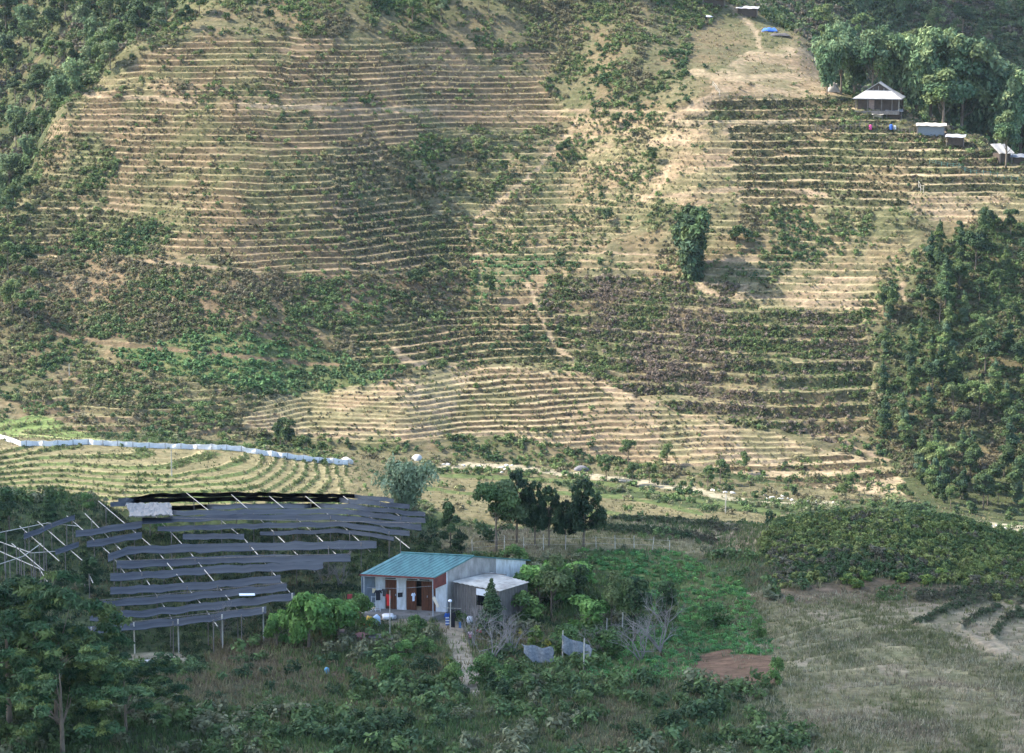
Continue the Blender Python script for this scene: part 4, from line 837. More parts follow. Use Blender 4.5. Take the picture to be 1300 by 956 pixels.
for x in (-1.1, 0, 1.1): m.box((x, gy + .18, g1 + .45 - abs(x)*.2), (.10, .08, .9 - abs(x) * .4))
m.box((0, gy - .02, g1 + .02), (4.9, .1, .14)); m.build('gable_trim', PROOF, fh)
m = MB(); m.box((0, .4, .9), (8.2, 7.4, 3.2)); m.build('wall', DWOOD, fh)
m = MB(); m.box((-1.2, -3.36, 1.15), (1.1, .08, 2.0)); m.build('door', simple('pinkish boards', (.30, .22, .19), (.2, .15, .13), .8), fh)
for x in (-4.3, -1.9, .9, 3.0, 4.4): m = MB(); m.tube([(x, -4.1, -.6), (x, -4.1, 2.45)], .09, 6); m.build('veranda_post', OLDW if x < 4 else PALEBARK, fh)
m = MB(); m.box((0, -.2, -.35), (9.0, 9.2, .7)); m.build('foundation', OLDW, fh)
# small shelter and sheds near it
def shedlet(u, v, w, d, h, rz, label, roofmat, wallmat=DWOOD, slope_=.4, name='shed', cat='shed', y=None, ymin=440):
    g_ = V3(*ground_at(u, v, ymin)) if y is None else V3(*on_ray(u, v, y)); s_ = world_thing(name, label, cat, g_); s_.rotation_euler = (0, 0, R(rz))
    m_ = MB(); a_, b_ = h, h + slope_; q_ = [V3(-w/2-.3, -d/2-.4, a_), V3(w/2+.3, -d/2-.4, a_), V3(w/2+.3, d/2+.3, b_), V3(-w/2-.3, d/2+.3, b_)]
    m_.grid(lambda i, j: q_[0].lerp(q_[1], i).lerp(q_[3].lerp(q_[2], i), j) + V3(0, 0, .05 * math.sin(i * w * 4) + .05 * math.sin(j * 5 + i * 7)), 24, 6, .07); m_.build('roof', roofmat, s_)
    m_ = MB(); m_.box((0, .1, h/2 - .3), (w - .3, d - .3, h + .5)); m_.build('wall', wallmat, s_)
    for x in (-w/2, w/2): m_ = MB(); m_.tube([(x, -d/2 - .2, -.5), (x, -d/2 - .2, h)], .07, 5); m_.build('post', OLDW, s_)
    return s_
shedlet(1135, 147, 3.0, 2.2, 1.0, -8, 'low pale-roofed shelter just below the farmhouse with the dark gable', PROOF)
shedlet(1114, 149, 1.8, .8, .35, 0, 'short grey stone trough beside the low shelter', FIBRE, FIBRE, .05, 'trough', 'trough')
shedlet(1182, 170, 5.5, 2.5, 1.7, -10, 'long low shed with pale roof at the end of the top terrace', FIBRE, simple('blue grey pickets', (.22, .25, .28), (.14, .16, .18), .8, 8, stretch=(6, 6, .3)))
shedlet(1213, 182, 3.4, 2.2, 1.3, -14, 'small grey-roofed pen under the big round tree', simple('grey sheet', (.33, .34, .36), (.22, .23, .25), .7))
shedlet(1206, 160, 4.2, 2.2, 1.2, -5, 'half-hidden shed with whitish roof under the bamboo', PROOF)
s_ = shedlet(1272, 204, 3.0, 2.4, 1.5, 25, 'steep pale-roofed hut at the right end of the terraces', PROOF, slope_=1.7)
shedlet(1300, 208, 5.0, 3.0, 1.4, -10, 'dark shed with slate-grey roof at the right edge', simple('slate grey sheet', (.16, .18, .21), (.11, .12, .14), .7))
shedlet(949, 18, 4.6, 3, 1.3, -10, 'shed with weathered grey roof at the top of the clearing', simple('weathered grey roofing', (.40, .39, .40), (.26, .25, .26), .8), ymin=500)
shedlet(905, 5, 5, 2.6, 1.2, 5, 'pale-roofed shed at the top edge of the picture', PROOF, ymin=500)
def tarp(u, v, w, d, mat, label, rz=0, hh=.6, ymin=440, name='tarpaulin', cat='tarpaulin'):
    g_ = V3(*ground_at(u, v, ymin)); r_ = np.random.default_rng(int(u)); m_ = MB(); ph_ = r_.uniform(0, 6, 4)
    m_.grid(lambda i, j: V3((i-.5)*w, (j-.5)*d, .05 + hh * (1 - (2*i-1)**4) * (1 - (2*j-1)**4) * (.75 + .25 * math.sin(i*9 + ph_[0]) * math.cos(j*7 + ph_[1]))), 20, 10, .04)
    o_ = m_.build(name, mat, loc=g_, rot=(0, 0, R(rz)), smooth=True); tag(o_, label, cat); return o_
BLUE = simple('blue plastic', (.05, .16, .55), (.04, .11, .4), .4); GREYC = simple('grey netting', (.20, .22, .23), (.09, .10, .11), .8, 7, .5); WHITEC = simple('white plastic', (.78, .8, .82), (.62, .64, .68), .6)
tarp(977, 40, 3.6, 2.6, BLUE, 'bright blue tarpaulin over a heap at the top of the clearing', -8, .9, 500)
tarp(990, 46, 4.4, 2.2, simple('dark sheet', (.10, .09, .09), (.06, .06, .06), .8), 'dark sheet over a heap just below the bright blue tarpaulin', -12, .7, 500)
tarp(896, 22, 3.0, 1.6, WHITEC, 'white plastic sheet on the slope near the top edge', -35, .4, 480)
tarp(1058, 117, 2.6, 2.4, STRAW, 'rounded straw heap left of the farmhouse with the dark gable', 0, 2.2, 480, 'haystack', 'haystack')
# pole fences and rails on the far spur
def pole_fence(pts, hgt, label, gap=1.6, rails=2, name='pole_fence', ymin=440, mat=OLDW, rad=.05, group=None):
    g_ = [V3(*ground_at(u, v, ymin)) for u, v in pts]; f_ = world_thing(name, label, 'fence', g_[0], group); ps = []
    for a, b in zip(g_[:-1], g_[1:]):
        k = max(1, int((b - a).length / gap))
        for i in range(k): q_ = a.lerp(b, i/k); ps.append(V3(q_.x, q_.y, H(q_.x, q_.y)))
    ps.append(g_[-1]); rnd = random.Random(len(ps))
    for p in ps: m_ = MB(); m_.tube([p - V3(0, 0, .3), p + V3(rnd.gauss(0, .06), rnd.gauss(0, .06), hgt * rnd.uniform(.85, 1.15))], rad, 5); wpart(m_, 'post', mat, f_)
    for k in range(rails): m_ = MB(); m_.tube([p + V3(0, -.05, hgt * (.45 + .4 * k)) for p in ps], rad * (.25 if name == 'wire_fence' else .55), 4); wpart(m_, 'rail', mat, f_)
    return f_
pole_fence([(893,132),(935,128),(980,126),(986,131)], 1.0, 'grey pole fence along the bank below the bare plot on the far spur')
pole_fence([(905,110),(913,122)], 1.2, 'short pale rail leaning down the bank left of the bare plot', mat=POLEM)
pole_fence([(1034,80),(1040,92),(1046,104)], 1.3, 'pale pole fence running down the clearing beside the bamboo', mat=POLEM)
pole_fence([(1030,167),(1080,166),(1130,165),(1190,172)], 1.1, 'thin grey picket fence along the topmost right-hand terrace', .8)
pole_fence([(1180,208),(1240,222),(1292,232)], .9, 'greenish net fence along the lowest steps at the right end', 1.2, mat=simple('green net', (.10, .22, .19), (.07, .15, .13), .8))
pole_fence([(1166,240),(1172,246)], 1.6, 'short pale gate of poles in the lower right-hand terraces', .8, mat=POLEM)
def drum(u, v, s, mat, label, name='plastic_drum', cat='drum', ymin=440):
    g_ = V3(*ground_at(u, v, ymin)); m_ = MB(); m_.tube([(0, 0, -.05*s), (0, 0, .05*s), (0, 0, .3*s), (0, 0, .62*s), (0, 0, .9*s), (0, 0, .97*s)], [.27*s, .3*s, .31*s, .31*s, .28*s, .12*s], 12)
    o_ = m_.build(name, mat, loc=g_, smooth=False); tag(o_, label, cat); return o_
drum(1105, 165, 1.0, simple('magenta plastic', (.55, .07, .25), (.45, .05, .2), .4), 'magenta plastic tub standing on the top right-hand terrace')
drum(1131, 166, 1.1, BLUE, 'blue drum beside a white one on the top right-hand terrace'); drum(1136, 166, .9, WHITEC, 'white drum beside the blue one on the top right-hand terrace')
# boulders
STONE = simple('pale boulder', (.60, .59, .56), (.38, .37, .34), .9, 1.6, .6)
def boulder(u, v, w, d, h, label, seed, ymin=330, mat=STONE, name='boulder', cat='boulder', group=None):
    iv, iF = ico(3); n_ = 1 + .5 * (fbm(iv[:, 0] * 1.5 + seed, iv[:, 1] * 1.5 + iv[:, 2], seed, 3) - .5)[:, None]; g_ = ground_at(u, v, ymin)
    o_ = link(name, mesh_np(name, iv * n_ * (w/2, d/2, h), iF, mat), None, (g_[0], g_[1], g_[2])); tag(o_, label, cat, group); return o_
boulder(439, 587, 2.3, 1.8, .8, 'large whitish boulder beside the right end of the white net fence', 3)
boulder(529, 584, 1.9, 1.6, .9, 'whitish boulder behind the feathery light green tree', 5)
boulder(738, 597, 2.6, 1.6, .8, 'dark grey rock in the river bed below the lowest terraces', 6, mat=simple('grey rock', (.16, .16, .17), (.10, .10, .11), .9))
rr = np.random.default_rng(77)
for (uu0, vv0, uu1, vv1, cnt, ph_) in ((560, 590, 660, 596, 16, 'left end of the river bed'), (880, 620, 1060, 642, 26, 'pale river bed below the terraces'), (1205, 662, 1300, 674, 18, 'river bed at the right edge')):
    for k in range(cnt):
        t_ = rr.uniform(); boulder(uu0 + (uu1-uu0)*t_ + rr.normal(0, 3), vv0 + (vv1-vv0)*t_ + rr.normal(0, 2), *(rr.uniform(.3, .85, 2)), rr.uniform(.12, .3), 'pale stone lying in the ' + ph_, k + 10, name='river_stone', cat='stone', group='stones of the ' + ph_)
boulder(185, 845, 2.6, 1.3, .35, 'flat pale rock slab in the grass in front of the shade-cloth frame', 9, 120); boulder(214, 842, 1.4, .9, .3, 'smaller pale rock right of the flat rock slab', 12, 120)

# ---------------------------------------------------------------- near trees and bushes
def near(key, kind, nm, seeds, **k): TK[key] = [make_tree(kind, nm, seed=s, **k) for s in seeds]
near('n_broad', 'broad', 'broadleaf_tree', (61, 62), pal=P_MID, wd=3.6, nleaf=5200, lsize=.30)
near('n_dark', 'broad', 'broadleaf_tree', (63, 64), pal=P_DARK, wd=3.0, nleaf=4200, lsize=.30, base=.1)
near('n_pine', 'pine', 'pine', (65, 66, 67), pal=[(.028,.05,.03),(.035,.065,.035),(.05,.08,.04)], wd=2.7, base=.24, nleaf=8500, lsize=.17)
near('n_cone', 'cone', 'conifer', (68,), pal=P_DARK, wd=2.6, base=.04, nleaf=5000, lsize=.26)
near('n_oval', 'column', 'clipped_tree', (69,), pal=[(.03,.05,.03),(.04,.07,.035)], wd=3.6, base=.22, nleaf=4200, lsize=.34)
near('n_plume', 'bamboo', 'bamboo_clump', (70,), pal=[(.20,.26,.16),(.16,.22,.13),(.24,.30,.19)], wd=5.2, nleaf=6000, lsize=.30, parts=('stems', 'foliage'))
near('n_bush', 'broad', 'bush', (71, 72, 73), pal=[(.10,.185,.06),(.14,.22,.07),(.08,.14,.05)], h=3, wd=1.9, base=0, nleaf=2200, lsize=.17, parts=('stems', 'foliage'))
near('n_vine', 'broad', 'bush', (74, 75), pal=[(.13,.24,.065),(.17,.29,.08),(.09,.18,.055)], h=3, wd=1.8, base=0, nleaf=2400, lsize=.19, parts=('stems', 'foliage'))
near('n_lime', 'broad', 'bush', (76,), pal=[(.18,.27,.07),(.24,.30,.08),(.13,.2,.06)], h=3, wd=1.5, base=0, nleaf=900, lsize=.26, parts=('stems', 'foliage'))
near('n_gold', 'broad', 'bush', (77,), pal=[(.42,.36,.06),(.34,.30,.07),(.20,.22,.07)], h=3, wd=1.5, base=0, nleaf=700, lsize=.24, parts=('stems', 'foliage'))
near('n_feather', 'feather', 'feathery_tree', (78, 79), pal=[(.04,.085,.04),(.06,.105,.05),(.10,.14,.05)], wd=5.2, base=.25, nleaf=17000, lsize=.13)
def bare(u, v, hpx, label, seed, ymin=118, ymax=215, spread=.55, name='bare_shrub', cat='bare shrub', mat=None):
    x, y, z = ground_at(u, v, ymin, ymax); h_ = hpx / FPX * y; r_ = np.random.default_rng(seed); m_ = MB()
    def grow(p, d, L_, rad, lev):
        q_ = p + d * L_; mid_ = p.lerp(q_, .5) + V3(*r_.normal(0, .04 * L_, 3)); m_.tube([p, mid_, q_], [rad, rad*.8, rad*.55], 4, False)
        if lev == 0: return
        for _ in range(3 if lev > 1 else 2):
            nd = (d + V3(*r_.normal(0, spread, 3)) + V3(0, 0, .15)).normalized(); grow(q_ if r_.uniform() < .6 else mid_, nd, L_ * r_.uniform(.55, .8), rad * .55, lev - 1)
    for _ in range(4): grow(V3(r_.normal(0, .08), r_.normal(0, .08), -.1), V3(r_.normal(0, .3), r_.normal(0, .3), 1).normalized(), h_ * .36, h_ * .016, 4)
    o_ = m_.build(name, mat or simple('grey twigs', (.26, .24, .22), (.17, .15, .14), .9), None, (x, y, z)); tag(o_, label, cat); return o_
N = dict(ymin=118, ymax=215)
at_px('n_plume', 516, 654, 76, 'feathery light green tree at the right end of the shade-cloth frame', 'tree', **N)
at_px('n_dark', 572, 698, 68, 'dark narrow tree behind the ridge of the teal-roofed farmhouse', 'tree', sx=.75, **N)
at_px('n_oval', 583, 703, 34, 'dense round-clipped dark tree just behind the teal-roofed farmhouse', 'tree', sx=1.0, **N)
at_px('n_broad', 630, 699, 96, 'big broadleaf tree at the left end of the pine row', 'tree', sx=1.0, **N)
at_px('n_pine', 656, 690, 96, 'tallest pine, rising behind the big broadleaf tree', 'pine', sx=.95, **N)
at_px('n_pine', 679, 692, 84, 'slim pine right of the tallest pine', 'pine', sx=.8, **N)
at_px('n_pine', 697, 694, 80, 'slim pine in the middle of the pine row', 'pine', sx=.85, **N)
at_px('n_pine', 718, 694, 62, 'short pine just left of the last big pine', 'pine', sx=.9, **N)
at_px('n_pine', 741, 697, 92, 'broad full pine closing the right end of the row', 'pine', sx=1.05, **N)
at_px('n_dark', 12, 676, 64, 'dark tree at the left edge behind the bare frame poles', 'tree', **N)
at_px('n_dark', -14, 690, 80, 'dark tree cut by the left edge of the picture', 'tree', **N)
at_px('n_cone', 62, 662, 46, 'dark cone-shaped tree behind the bare frame poles', 'conifer', sx=1.1, **N)
at_px('n_bush', 112, 645, 22, 'small dark bush behind the left end of the shade-cloth frame', 'bush', unit=3, **N)
at_px('n_bush', 200, 626, 28, 'lone bush rising behind the straw mat', 'bush', unit=3, **N)
at_px('n_bush', 276, 624, 16, 'low bush behind the middle of the shade-cloth frame', 'bush', unit=3, **N)
for u, v, hp_, sx, lab in ((12, 925, 228, 1.0, 'tallest feathery tree in the bottom left corner'), (72, 925, 190, .8, 'feathery tree right of the tallest one, bottom left'), (160, 930, 112, 1.1, 'lower feathery tree at the right end of the feathery group'), (-50, 900, 200, 1.2, 'feathery tree at the very left edge'), (80, 960, 160, 1.2, 'low feathery tree in front of its group, bottom left')):
    at_px('n_feather', u, v, hp_, lab, 'tree', sx=sx, **N)
at_px('n_dark', 116, 765, 66, 'dark rounded tree between the feathery trees and the shade-cloth strips', 'tree', sx=.8, **N)
for u, v, hp_, sx, key, lab in ((392, 822, 76, .85, 'n_vine', 'tall vine-covered light green bush left of the teal-roofed farmhouse'), (430, 812, 56, 1.0, 'n_vine', 'light green bush between the tallest vine bush and the farmhouse'), (352, 820, 52, .7, 'n_vine', 'narrow vine-covered post bush under the shade-cloth corner'), (458, 800, 48, .8, 'n_bush', 'leafy bush at the left corner of the farmhouse porch'),
    (496, 868, 40, 1.0, 'n_bush', 'round bushy shrub at the bottom in front of the farmhouse'), (527, 806, 26, 1.1, 'n_bush', 'grey-green bush in front of the brown double doors'), (541, 832, 26, 1.1, 'n_bush', 'low spreading bush beside the path'), (516, 836, 24, 1.2, 'n_vine', 'low light bush left of the path'), (616, 868, 42, 1.05, 'n_bush', 'large round bush right of the path'), (640, 872, 30, 1.2, 'n_bush', 'low bush right of the large round one'), (575, 872, 34, 1, 'n_bush', 'bush at the foot of the path'),
    (680, 826, 34, .8, 'n_lime', 'light green leafy plant by the grey netting'), (693, 830, 22, .8, 'n_gold', 'small yellow-leaved bush by the grey netting'), (663, 812, 16, .8, 'n_gold', 'yellow flowering plant behind the bare twigs'), (566, 846, 14, .8, 'n_gold', 'yellow-green seedling beside the path foot'), (700, 785, 92, .9, 'n_broad', None), (735, 770, 64, .8, 'n_dark', None), (806, 815, 100, .8, 'n_dark', None), (776, 800, 86, .7, 'n_broad', None), (846, 800, 70, .8, 'n_dark', None),
    (720, 832, 40, 1.2, 'n_bush', 'dark bush behind the hanging grey netting'), (765, 836, 40, 1.3, 'n_bush', 'dark bush right of the hanging grey netting'), (668, 790, 40, 1.2, 'n_bush', 'bush against the right wall of the board shed'), (684, 765, 58, 1.3, 'n_vine', 'bright vine-covered bush between the board shed and the leafy tree'), (722, 760, 50, 1.4, 'n_vine', 'bright leafy thicket right of the vine-covered bush by the shed'), (655, 716, 26, 1.3, 'n_bush', 'bush behind the rear wall of the farmhouse'), (745, 800, 44, 1.4, 'n_vine', 'green leafy bush in the middle of the shrubby garden'), (905, 798, 36, 1.0, 'n_bush', 'dark shrub at the top of the vine-covered bank'), (962, 812, 34, .5, 'n_bush', 'slim dark shrub at the edge of the dry meadow'), (985, 868, 36, .7, 'n_bush', 'shrub at the right side of the tilled plot')):
    lab = lab or {700: 'leafy tree right of the board shed roof', 735: 'low dark tree behind the leafy one right of the shed', 806: 'dark tree among bare branches right of the garden', 776: 'green tree left of the bare branches in the garden', 846: 'dark tree at the edge of the lush vines'}[u]
    at_px(key, u, v, hp_, lab, 'bush' if 'bush' in TK[key][0].name else 'tree', unit=3.0 if key in ('n_bush','n_vine','n_lime','n_gold') else 9.0, sx=sx, **N)
at_px('n_cone', 624, 801, 70, 'small cone-shaped conifer in front of the board shed', 'conifer', sx=1.25, **N)
for k, (u, v) in enumerate(((1075,742),(1100,738),(1175,742),(1195,735),(1145,740),(1088,748))): at_px('n_lime', u, v, 15, 'pale green fern tuft at the foot of the bushy mound', 'fern', 'fern tufts at the foot of the mound', unit=3, sx=1.6, **N)
for u, v, hp_, lab, sd in ((280, 818, 62, 'bare grey tree in front of the shade-cloth strips', 1), (432, 745, 56, 'bare grey shrub behind the vine-covered bushes', 2), (410, 742, 40, 'small bare shrub at the right end of the shade strips', 7), (598, 822, 66, 'bare twiggy shrub beside the path', 3), (625, 838, 84, 'largest bare twiggy shrub right of the path', 4), (648, 832, 66, 'bare twiggy shrub right of the largest one', 5), (840, 830, 92, 'bare branching tree by the lush vines', 6), (815, 838, 76, 'bare branching tree left of the one by the vines', 8), (760, 835, 60, 'bare shrub behind the right netting post', 9)):
    bare(u, v, hp_, lab, sd)
# garden posts and netting
def post(u, v, hpx, label, ymin=118, ymax=215, rad=.045, mat=POLEM, name='wooden_post', cat='post', group=None):
    g_ = V3(*ground_at(u, v, ymin, ymax)); h_ = hpx / FPX * g_.y; m_ = MB(); m_.tube([(0, 0, -.3), (.01, 0, h_*.5), (.03, 0, h_)], [rad*1.1, rad, rad*.8], 6); o_ = m_.build(name, mat, loc=g_); tag(o_, label, cat, group); return o_
post(714, 838, 40, 'pale post at the left of the hanging grey netting'); post(741, 852, 44, 'pale post at the right of the hanging grey netting'); post(770, 804, 20, 'short pale post in the shrubby garden'); post(790, 804, 28, 'taller pale post in the shrubby garden'); post(495, 806, 60, 'thin post standing in the yard before the white pillar', rad=.03)
post(921, 652, 26, 'thin pole standing alone in the valley field right of the pines', 330, 400, .09); post(218, 606, 38, 'thin pole standing alone in the curved stubble fields', 330, 400, .09)
post(88, 478, 16, 'thin pole at the left end of the green crop strip', 380, 450, .08)
f_ = pole_fence([(600,704),(640,700),(690,699),(718,700),(757,698),(805,700),(850,702)], 1.15, 'wire fence of crooked pale posts behind the pine row', 1.4, 2, 'wire_fence', 118, POLEM, .028)
def hang_net(c, label, sag=.35, seed=1):
    q_ = [P(*p) for p in c]; r_ = np.random.default_rng(seed); p_ = r_.uniform(0, 6, 3); m_ = MB()
    m_.grid(lambda i, j: q_[0].lerp(q_[1], i).lerp(q_[3].lerp(q_[2], i), j) + V3(.05*math.sin(j*9+p_[0]), .07 * math.sin(i * 14 + p_[0]), -sag * math.sin(math.pi * i) * (1.2 - j) + .05 * math.sin(i * 11 + j * 8 + p_[1])), 18, 10, .012)
    ce = sum(q_, V3(0,0,0)) / 4; o_ = world_thing('hanging_netting', label, 'netting', ce); wpart(m_, 'cloth', GREYC, o_, True); return o_
yN = ground_at(728, 845, 118, 215)[1]
hang_net(((714, 826, yN), (752, 832, yN - .4), (750, 818, yN + .2), (714, 806, yN + .3)), 'grey netting slung between two pale posts', .4, 1)
hang_net(((668, 834, yN), (704, 838, yN), (702, 822, yN + .4), (662, 817, yN + .6)), 'grey netting sagging over the plants beside the bare twigs', .3, 2)

# ---------------------------------------------------------------- yard: washing, dish, sacks
CL = {}
def cloth_mat(n, a, b=None): return simple('cloth ' + n, a, b or tuple(c_ * .8 for c_ in a), .85, 6, .1)
SHIRT = [(-.28,1),(-.5,.72),(-.40,.62),(-.27,.75),(-.27,0),(.27,0),(.27,.75),(.40,.62),(.5,.72),(.28,1),(.1,.95),(-.1,.95)]
TROUS = [(-.3,1),(-.36,0),(-.08,0),(0,.62),(.08,0),(.36,0),(.3,1)]
TOWEL = [(-.4,1),(-.42,0),(.4,.04),(.42,1)]
def garment(u, v, wpx, hpx, y, shape, mat, label, cat, name, tilt=0, stripes=None):
    """(u, v): middle of its lower edge in the photo; y: how far away it hangs"""
    g_ = P(u, v, y); s_ = y / FPX; W_, H_ = wpx * s_, hpx * s_; m_ = MB(); rnd = random.Random(int(u * 7 + v)); n_ = len(shape); t_ = .05
    def cv(x, z): return .05 * math.sin(x * 7 / max(W_, .1) + rnd_ph) * (1 - z / H_ * .5)
    rnd_ph = rnd.uniform(0, 6); fr = [V3(a * W_, -t_/2 + cv(a * W_, b * H_), b * H_) for a, b in shape]; bk = [p + V3(0, t_, 0) for p in fr]
    cf = V3(0, -t_*.9, H_ * .5); cb = V3(0, t_ * .9, H_ * .5)
    me_f = [tuple(range(n_)), tuple(range(n_, 2*n_))[::-1]] + [(i, n_ + i, n_ + (i+1) % n_, (i+1) % n_) for i in range(n_)]
    m_.add(fr + bk, me_f); o_ = m_.build(name, mat, loc=g_, rot=(0, R(tilt), R(rnd.uniform(-15, 15)))); tag(o_, label, cat)
    if stripes:
        m_ = MB()
        for k in range(3): zz = H_ * (.18 + .22 * k); m_.box((0, -.035, zz), (W_ * .56, .05, H_ * .09))
        m_.build('stripe', stripes, o_)
    return o_
yd = 167.4
garment(493, 769, 8, 16, yd, SHIRT, cloth_mat('red', (.55, .03, .03)), 'bright red shirt hanging before the left brown door', 'shirt', 'hanging_shirt')
garment(480, 762, 11, 14, yd, SHIRT, cloth_mat('black', (.02, .02, .025)), 'black jacket hanging at the left end of the porch line', 'jacket', 'hanging_jacket')
garment(488, 757, 9, 10, yd + .1, SHIRT, cloth_mat('charcoal', (.04, .04, .045)), 'charcoal top hanging between the black jacket and the red shirt', 'shirt', 'hanging_shirt')
garment(475, 753, 6, 6, yd, TOWEL, cloth_mat('cream', (.6, .5, .33)), 'cream cloth hanging above the black jacket', 'cloth', 'hanging_cloth')
garment(508, 758, 8, 6, yd, TOWEL, cloth_mat('black2', (.02, .02, .022)), 'small black cloth hanging on the white pillar', 'cloth', 'hanging_cloth')
garment(525, 763, 6, 11, yd, SHIRT, cloth_mat('pale blue', (.62, .68, .8)), 'pale blue shirt hanging before the open double doors', 'shirt', 'hanging_shirt')
garment(557, 771, 5, 15, yd - .5, TOWEL, cloth_mat('beige', (.70, .62, .50)), 'beige towel slung at a slant by the white end panel', 'towel', 'hanging_towel', tilt=-28)
bl = cloth_mat('blue', (.04, .12, .42)); wh = cloth_mat('white', (.72, .74, .8))
garment(568, 794, 9, 17, 166.2, SHIRT, bl, 'blue and white striped shirt on the clothes stand by the path', 'shirt', 'hanging_shirt', stripes=wh)
garment(575, 801, 10, 26, 166.0, SHIRT, cloth_mat('black3', (.015, .015, .02)), 'long black coat on the clothes stand by the path', 'coat', 'hanging_coat')
garment(584, 800, 5, 11, 166.0, TROUS, cloth_mat('denim', (.10, .22, .42)), 'small blue trousers right of the long black coat', 'trousers', 'hanging_trousers')
garment(597, 813, 9, 12, 163, SHIRT, cloth_mat('white red', (.72, .55, .58)), 'pinkish white shirt spread on the bare twigs', 'shirt', 'hanging_shirt', stripes=cloth_mat('red2', (.5, .04, .08)))
garment(608, 808, 8, 9, 163.4, TOWEL, cloth_mat('crimson', (.42, .02, .06)), 'crimson cloth spread on the bare twigs', 'cloth', 'hanging_cloth')
garment(444, 760, 8, 6, 168, TOWEL, cloth_mat('dull red', (.35, .06, .06)), 'dull red cloth left of the farmhouse porch', 'cloth', 'hanging_cloth')
m = MB(); a, b = P(466, 746, yd), P(548, 744, yd); m.tube([a, a.lerp(b, .5) - V3(0, 0, .12), b], .012, 4); o = m.build('washing_line', STEEL); tag(o, 'washing line strung along the farmhouse porch', 'line')
g_ = V3(*ground_at(572, 800, 118, 215)); st = world_thing('clothes_stand', 'thin post with cross bar carrying clothes by the path', 'clothes stand', g_)
m = MB(); m.tube([g_ - V3(0, 0, .2), g_ + V3(0, .3, 2.0)], .03, 6); wpart(m, 'post', POLEM, st); m = MB(); m.tube([g_ + V3(-.5, .35, 1.5), g_ + V3(.75, .35, 1.45)], .02, 5); wpart(m, 'cross_bar', POLEM, st)
m = MB(); iv, iF = ico(2); q_ = iv[:, 2] > -.1; mcap = link('cap', mesh_np('cap', iv * (.15, .17, .11), iF, wh), None, tuple(g_ + V3(-.03, .25, 2.03))); tag(mcap, 'white cap on top of the clothes stand', 'cap')
# rack
g_ = V3(*ground_at(477, 782, 118, 215)); rk = world_thing('white_rack', 'white pole rack under the hanging black jacket', 'rack', g_)
for dx in (-.35, .0, .35): m = MB(); m.tube([g_ + V3(dx, 0, -.1), g_ + V3(dx * .8, .1, 1.4)], .022, 5); wpart(m, 'leg', WHITEC, rk)
for z_ in (.4, .9, 1.35): m = MB(); m.tube([g_ + V3(-.35, 0, z_), g_ + V3(.35, 0, z_)], .02, 5); wpart(m, 'bar', WHITEC, rk)
# satellite dish
g_ = V3(*ground_at(619, 796, 118, 215)); ds = world_thing('satellite_dish', 'round grey satellite dish on a short pole beside the small conifer', 'satellite dish', g_); ctr = P(619, 782, g_.y)
m = MB(); n_ = 20; ax = V3(-.25, -.85, .45).normalized(); e1 = ax.orthogonal().normalized(); e2 = ax.cross(e1); Vd = []
for rg in range(5):
    r_ = .36 * rg / 4
    for k in range(n_): Vd.append(ctr + (e1 * math.cos(6.28318*k/n_) + e2 * math.sin(6.28318*k/n_)) * r_ + ax * (r_*r_*.55))
Vb_ = [p - ax * .02 for p in Vd]; nv_ = len(Vd); Fd = []
for rg in range(4):
    for k in range(n_): a, b, c_, d_ = rg*n_+k, rg*n_+(k+1)%n_, (rg+1)*n_+(k+1)%n_, (rg+1)*n_+k; Fd += [(a, b, c_, d_), (a+nv_, d_+nv_, c_+nv_, b+nv_)]
for k in range(n_): a, b = 4*n_+k, 4*n_+(k+1)%n_; Fd.append((a, b, b+nv_, a+nv_))
m.add(Vd + Vb_, Fd); wpart(m, 'reflector', simple('grey mesh', (.42, .43, .46), (.32, .33, .36), .6), ds, True)
m = MB(); m.tube([g_ - V3(0, 0, .2), V3(g_.x, g_.y + .1, ctr.z), ctr - ax * .02], .03, 6); wpart(m, 'pole', STEEL, ds)
m = MB(); m.tube([ctr - V3(0, 0, .3), ctr + ax * .32], .012, 4); m.box(tuple(ctr + ax * .34), (.07, .07, .07)); wpart(m, 'receiver_arm', STEEL, ds)
def sack(u, v, w, h, mat, label, name='sack', cat='sack', ymin=118):
    iv, iF = ico(3); g_ = ground_at(u, v, ymin, 215); n_ = 1 + .5 * (fbm(iv[:, 0]*2 + u, iv[:, 1]*2 + iv[:, 2]*2, 4, 3) - .5)[:, None]; vv_ = np.sign(iv) * np.abs(iv) ** .75
    o_ = link(name, mesh_np(name, vv_ * n_ * (w/2, w/2, h/2), iF, mat, smooth=True), None, (g_[0], g_[1], g_[2] + h * .4)); tag(o_, label, cat); return o_
sack(469, 795, .5, .75, simple('yellow plastic', (.75, .48, .06), (.6, .36, .05), .5), 'yellow sack standing at the left of the yard')
sack(465, 798, .4, .5, simple('orange sack', (.55, .20, .08), (.4, .15, .06), .6), 'orange-brown sack just left of the yellow one')
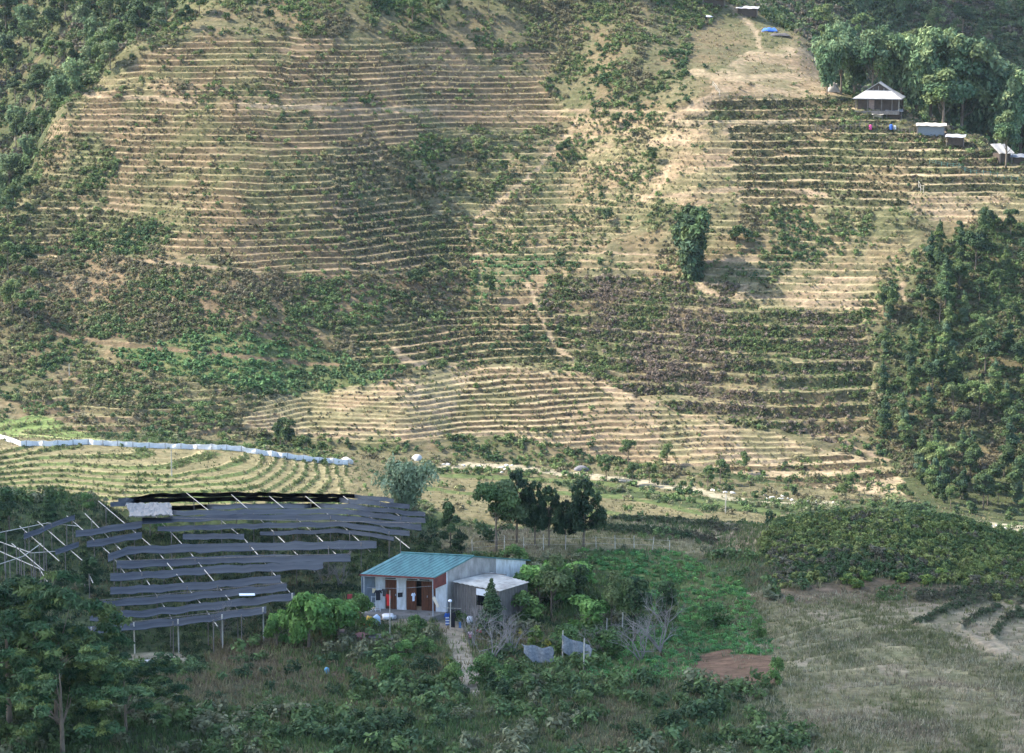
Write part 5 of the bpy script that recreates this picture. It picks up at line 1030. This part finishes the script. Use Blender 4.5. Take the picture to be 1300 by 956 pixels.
sack(478, 795, .55, .85, simple('pale blue sack', (.50, .62, .74), (.3, .4, .55), .6), 'pale blue sack right of the yellow one')
sack(493, 786, .9, .4, WHITEC, 'white plastic bundle on the ground before the white pillar', 'bundle', 'bundle'); sack(499, 787, .5, .3, simple('grey bag', (.4, .42, .45), (.3, .3, .32), .6), 'grey bag beside the white plastic bundle', 'bag', 'bag')
sack(597, 792, .5, .6, WHITEC, 'white bundle in front of the shed window', 'bundle', 'bundle'); sack(415, 856, .3, .5, simple('blue can', (.10, .30, .45), (.08, .22, .35), .5), 'blue can lying on the brown bank', 'can', 'can')
def sheet_pile(u, v, w, d, n_, mat, label, name, cat, rz, th_=.035):
    g_ = V3(*ground_at(u, v, 118, 215)); m_ = MB(); rnd = random.Random(u)
    for k in range(n_): m_.box((rnd.uniform(-.1, .1), rnd.uniform(-.08, .08), .12 + k * (th_ + .012)), (w * rnd.uniform(.85, 1), d * rnd.uniform(.85, 1), th_), rz=rnd.uniform(-.12, .12), rx=.0)
    o_ = m_.build(name, mat, loc=g_, rot=(R(4), R(3), R(rz))); tag(o_, label, cat); return o_
sheet_pile(461, 812, 1.2, 1.0, 5, simple('faded red sheet', (.28, .12, .10), (.2, .09, .08), .8), 'pile of faded red roofing sheets left of the yard', 'sheet_pile', 'roofing sheets', -10)
sheet_pile(484, 816, 1.6, .9, 7, OLDW, 'stack of grey planks in front of the yard', 'plank_stack', 'planks', -12)
sheet_pile(425, 806, 1.6, .8, 4, simple('brown sheet', (.20, .13, .11), (.13, .09, .08), .8), 'low brown sheet roof scrap under the vine bushes', 'sheet_pile', 'roofing sheets', 6)
sheet_pile(312, 755, 1.3, .5, 1, WHITEC, 'white plastic strip lying on the shade cloth frame edge', 'plastic_strip', 'plastic strip', 4).location = hit_above(313, 757, SHGT + .1)

for k_, L_ in TK.items():                          # patterns that were never planted
    for o_ in L_:
        if o_.name not in USED:
            for c_ in list(o_.children): bpy.data.objects.remove(c_)
            bpy.data.objects.remove(o_)
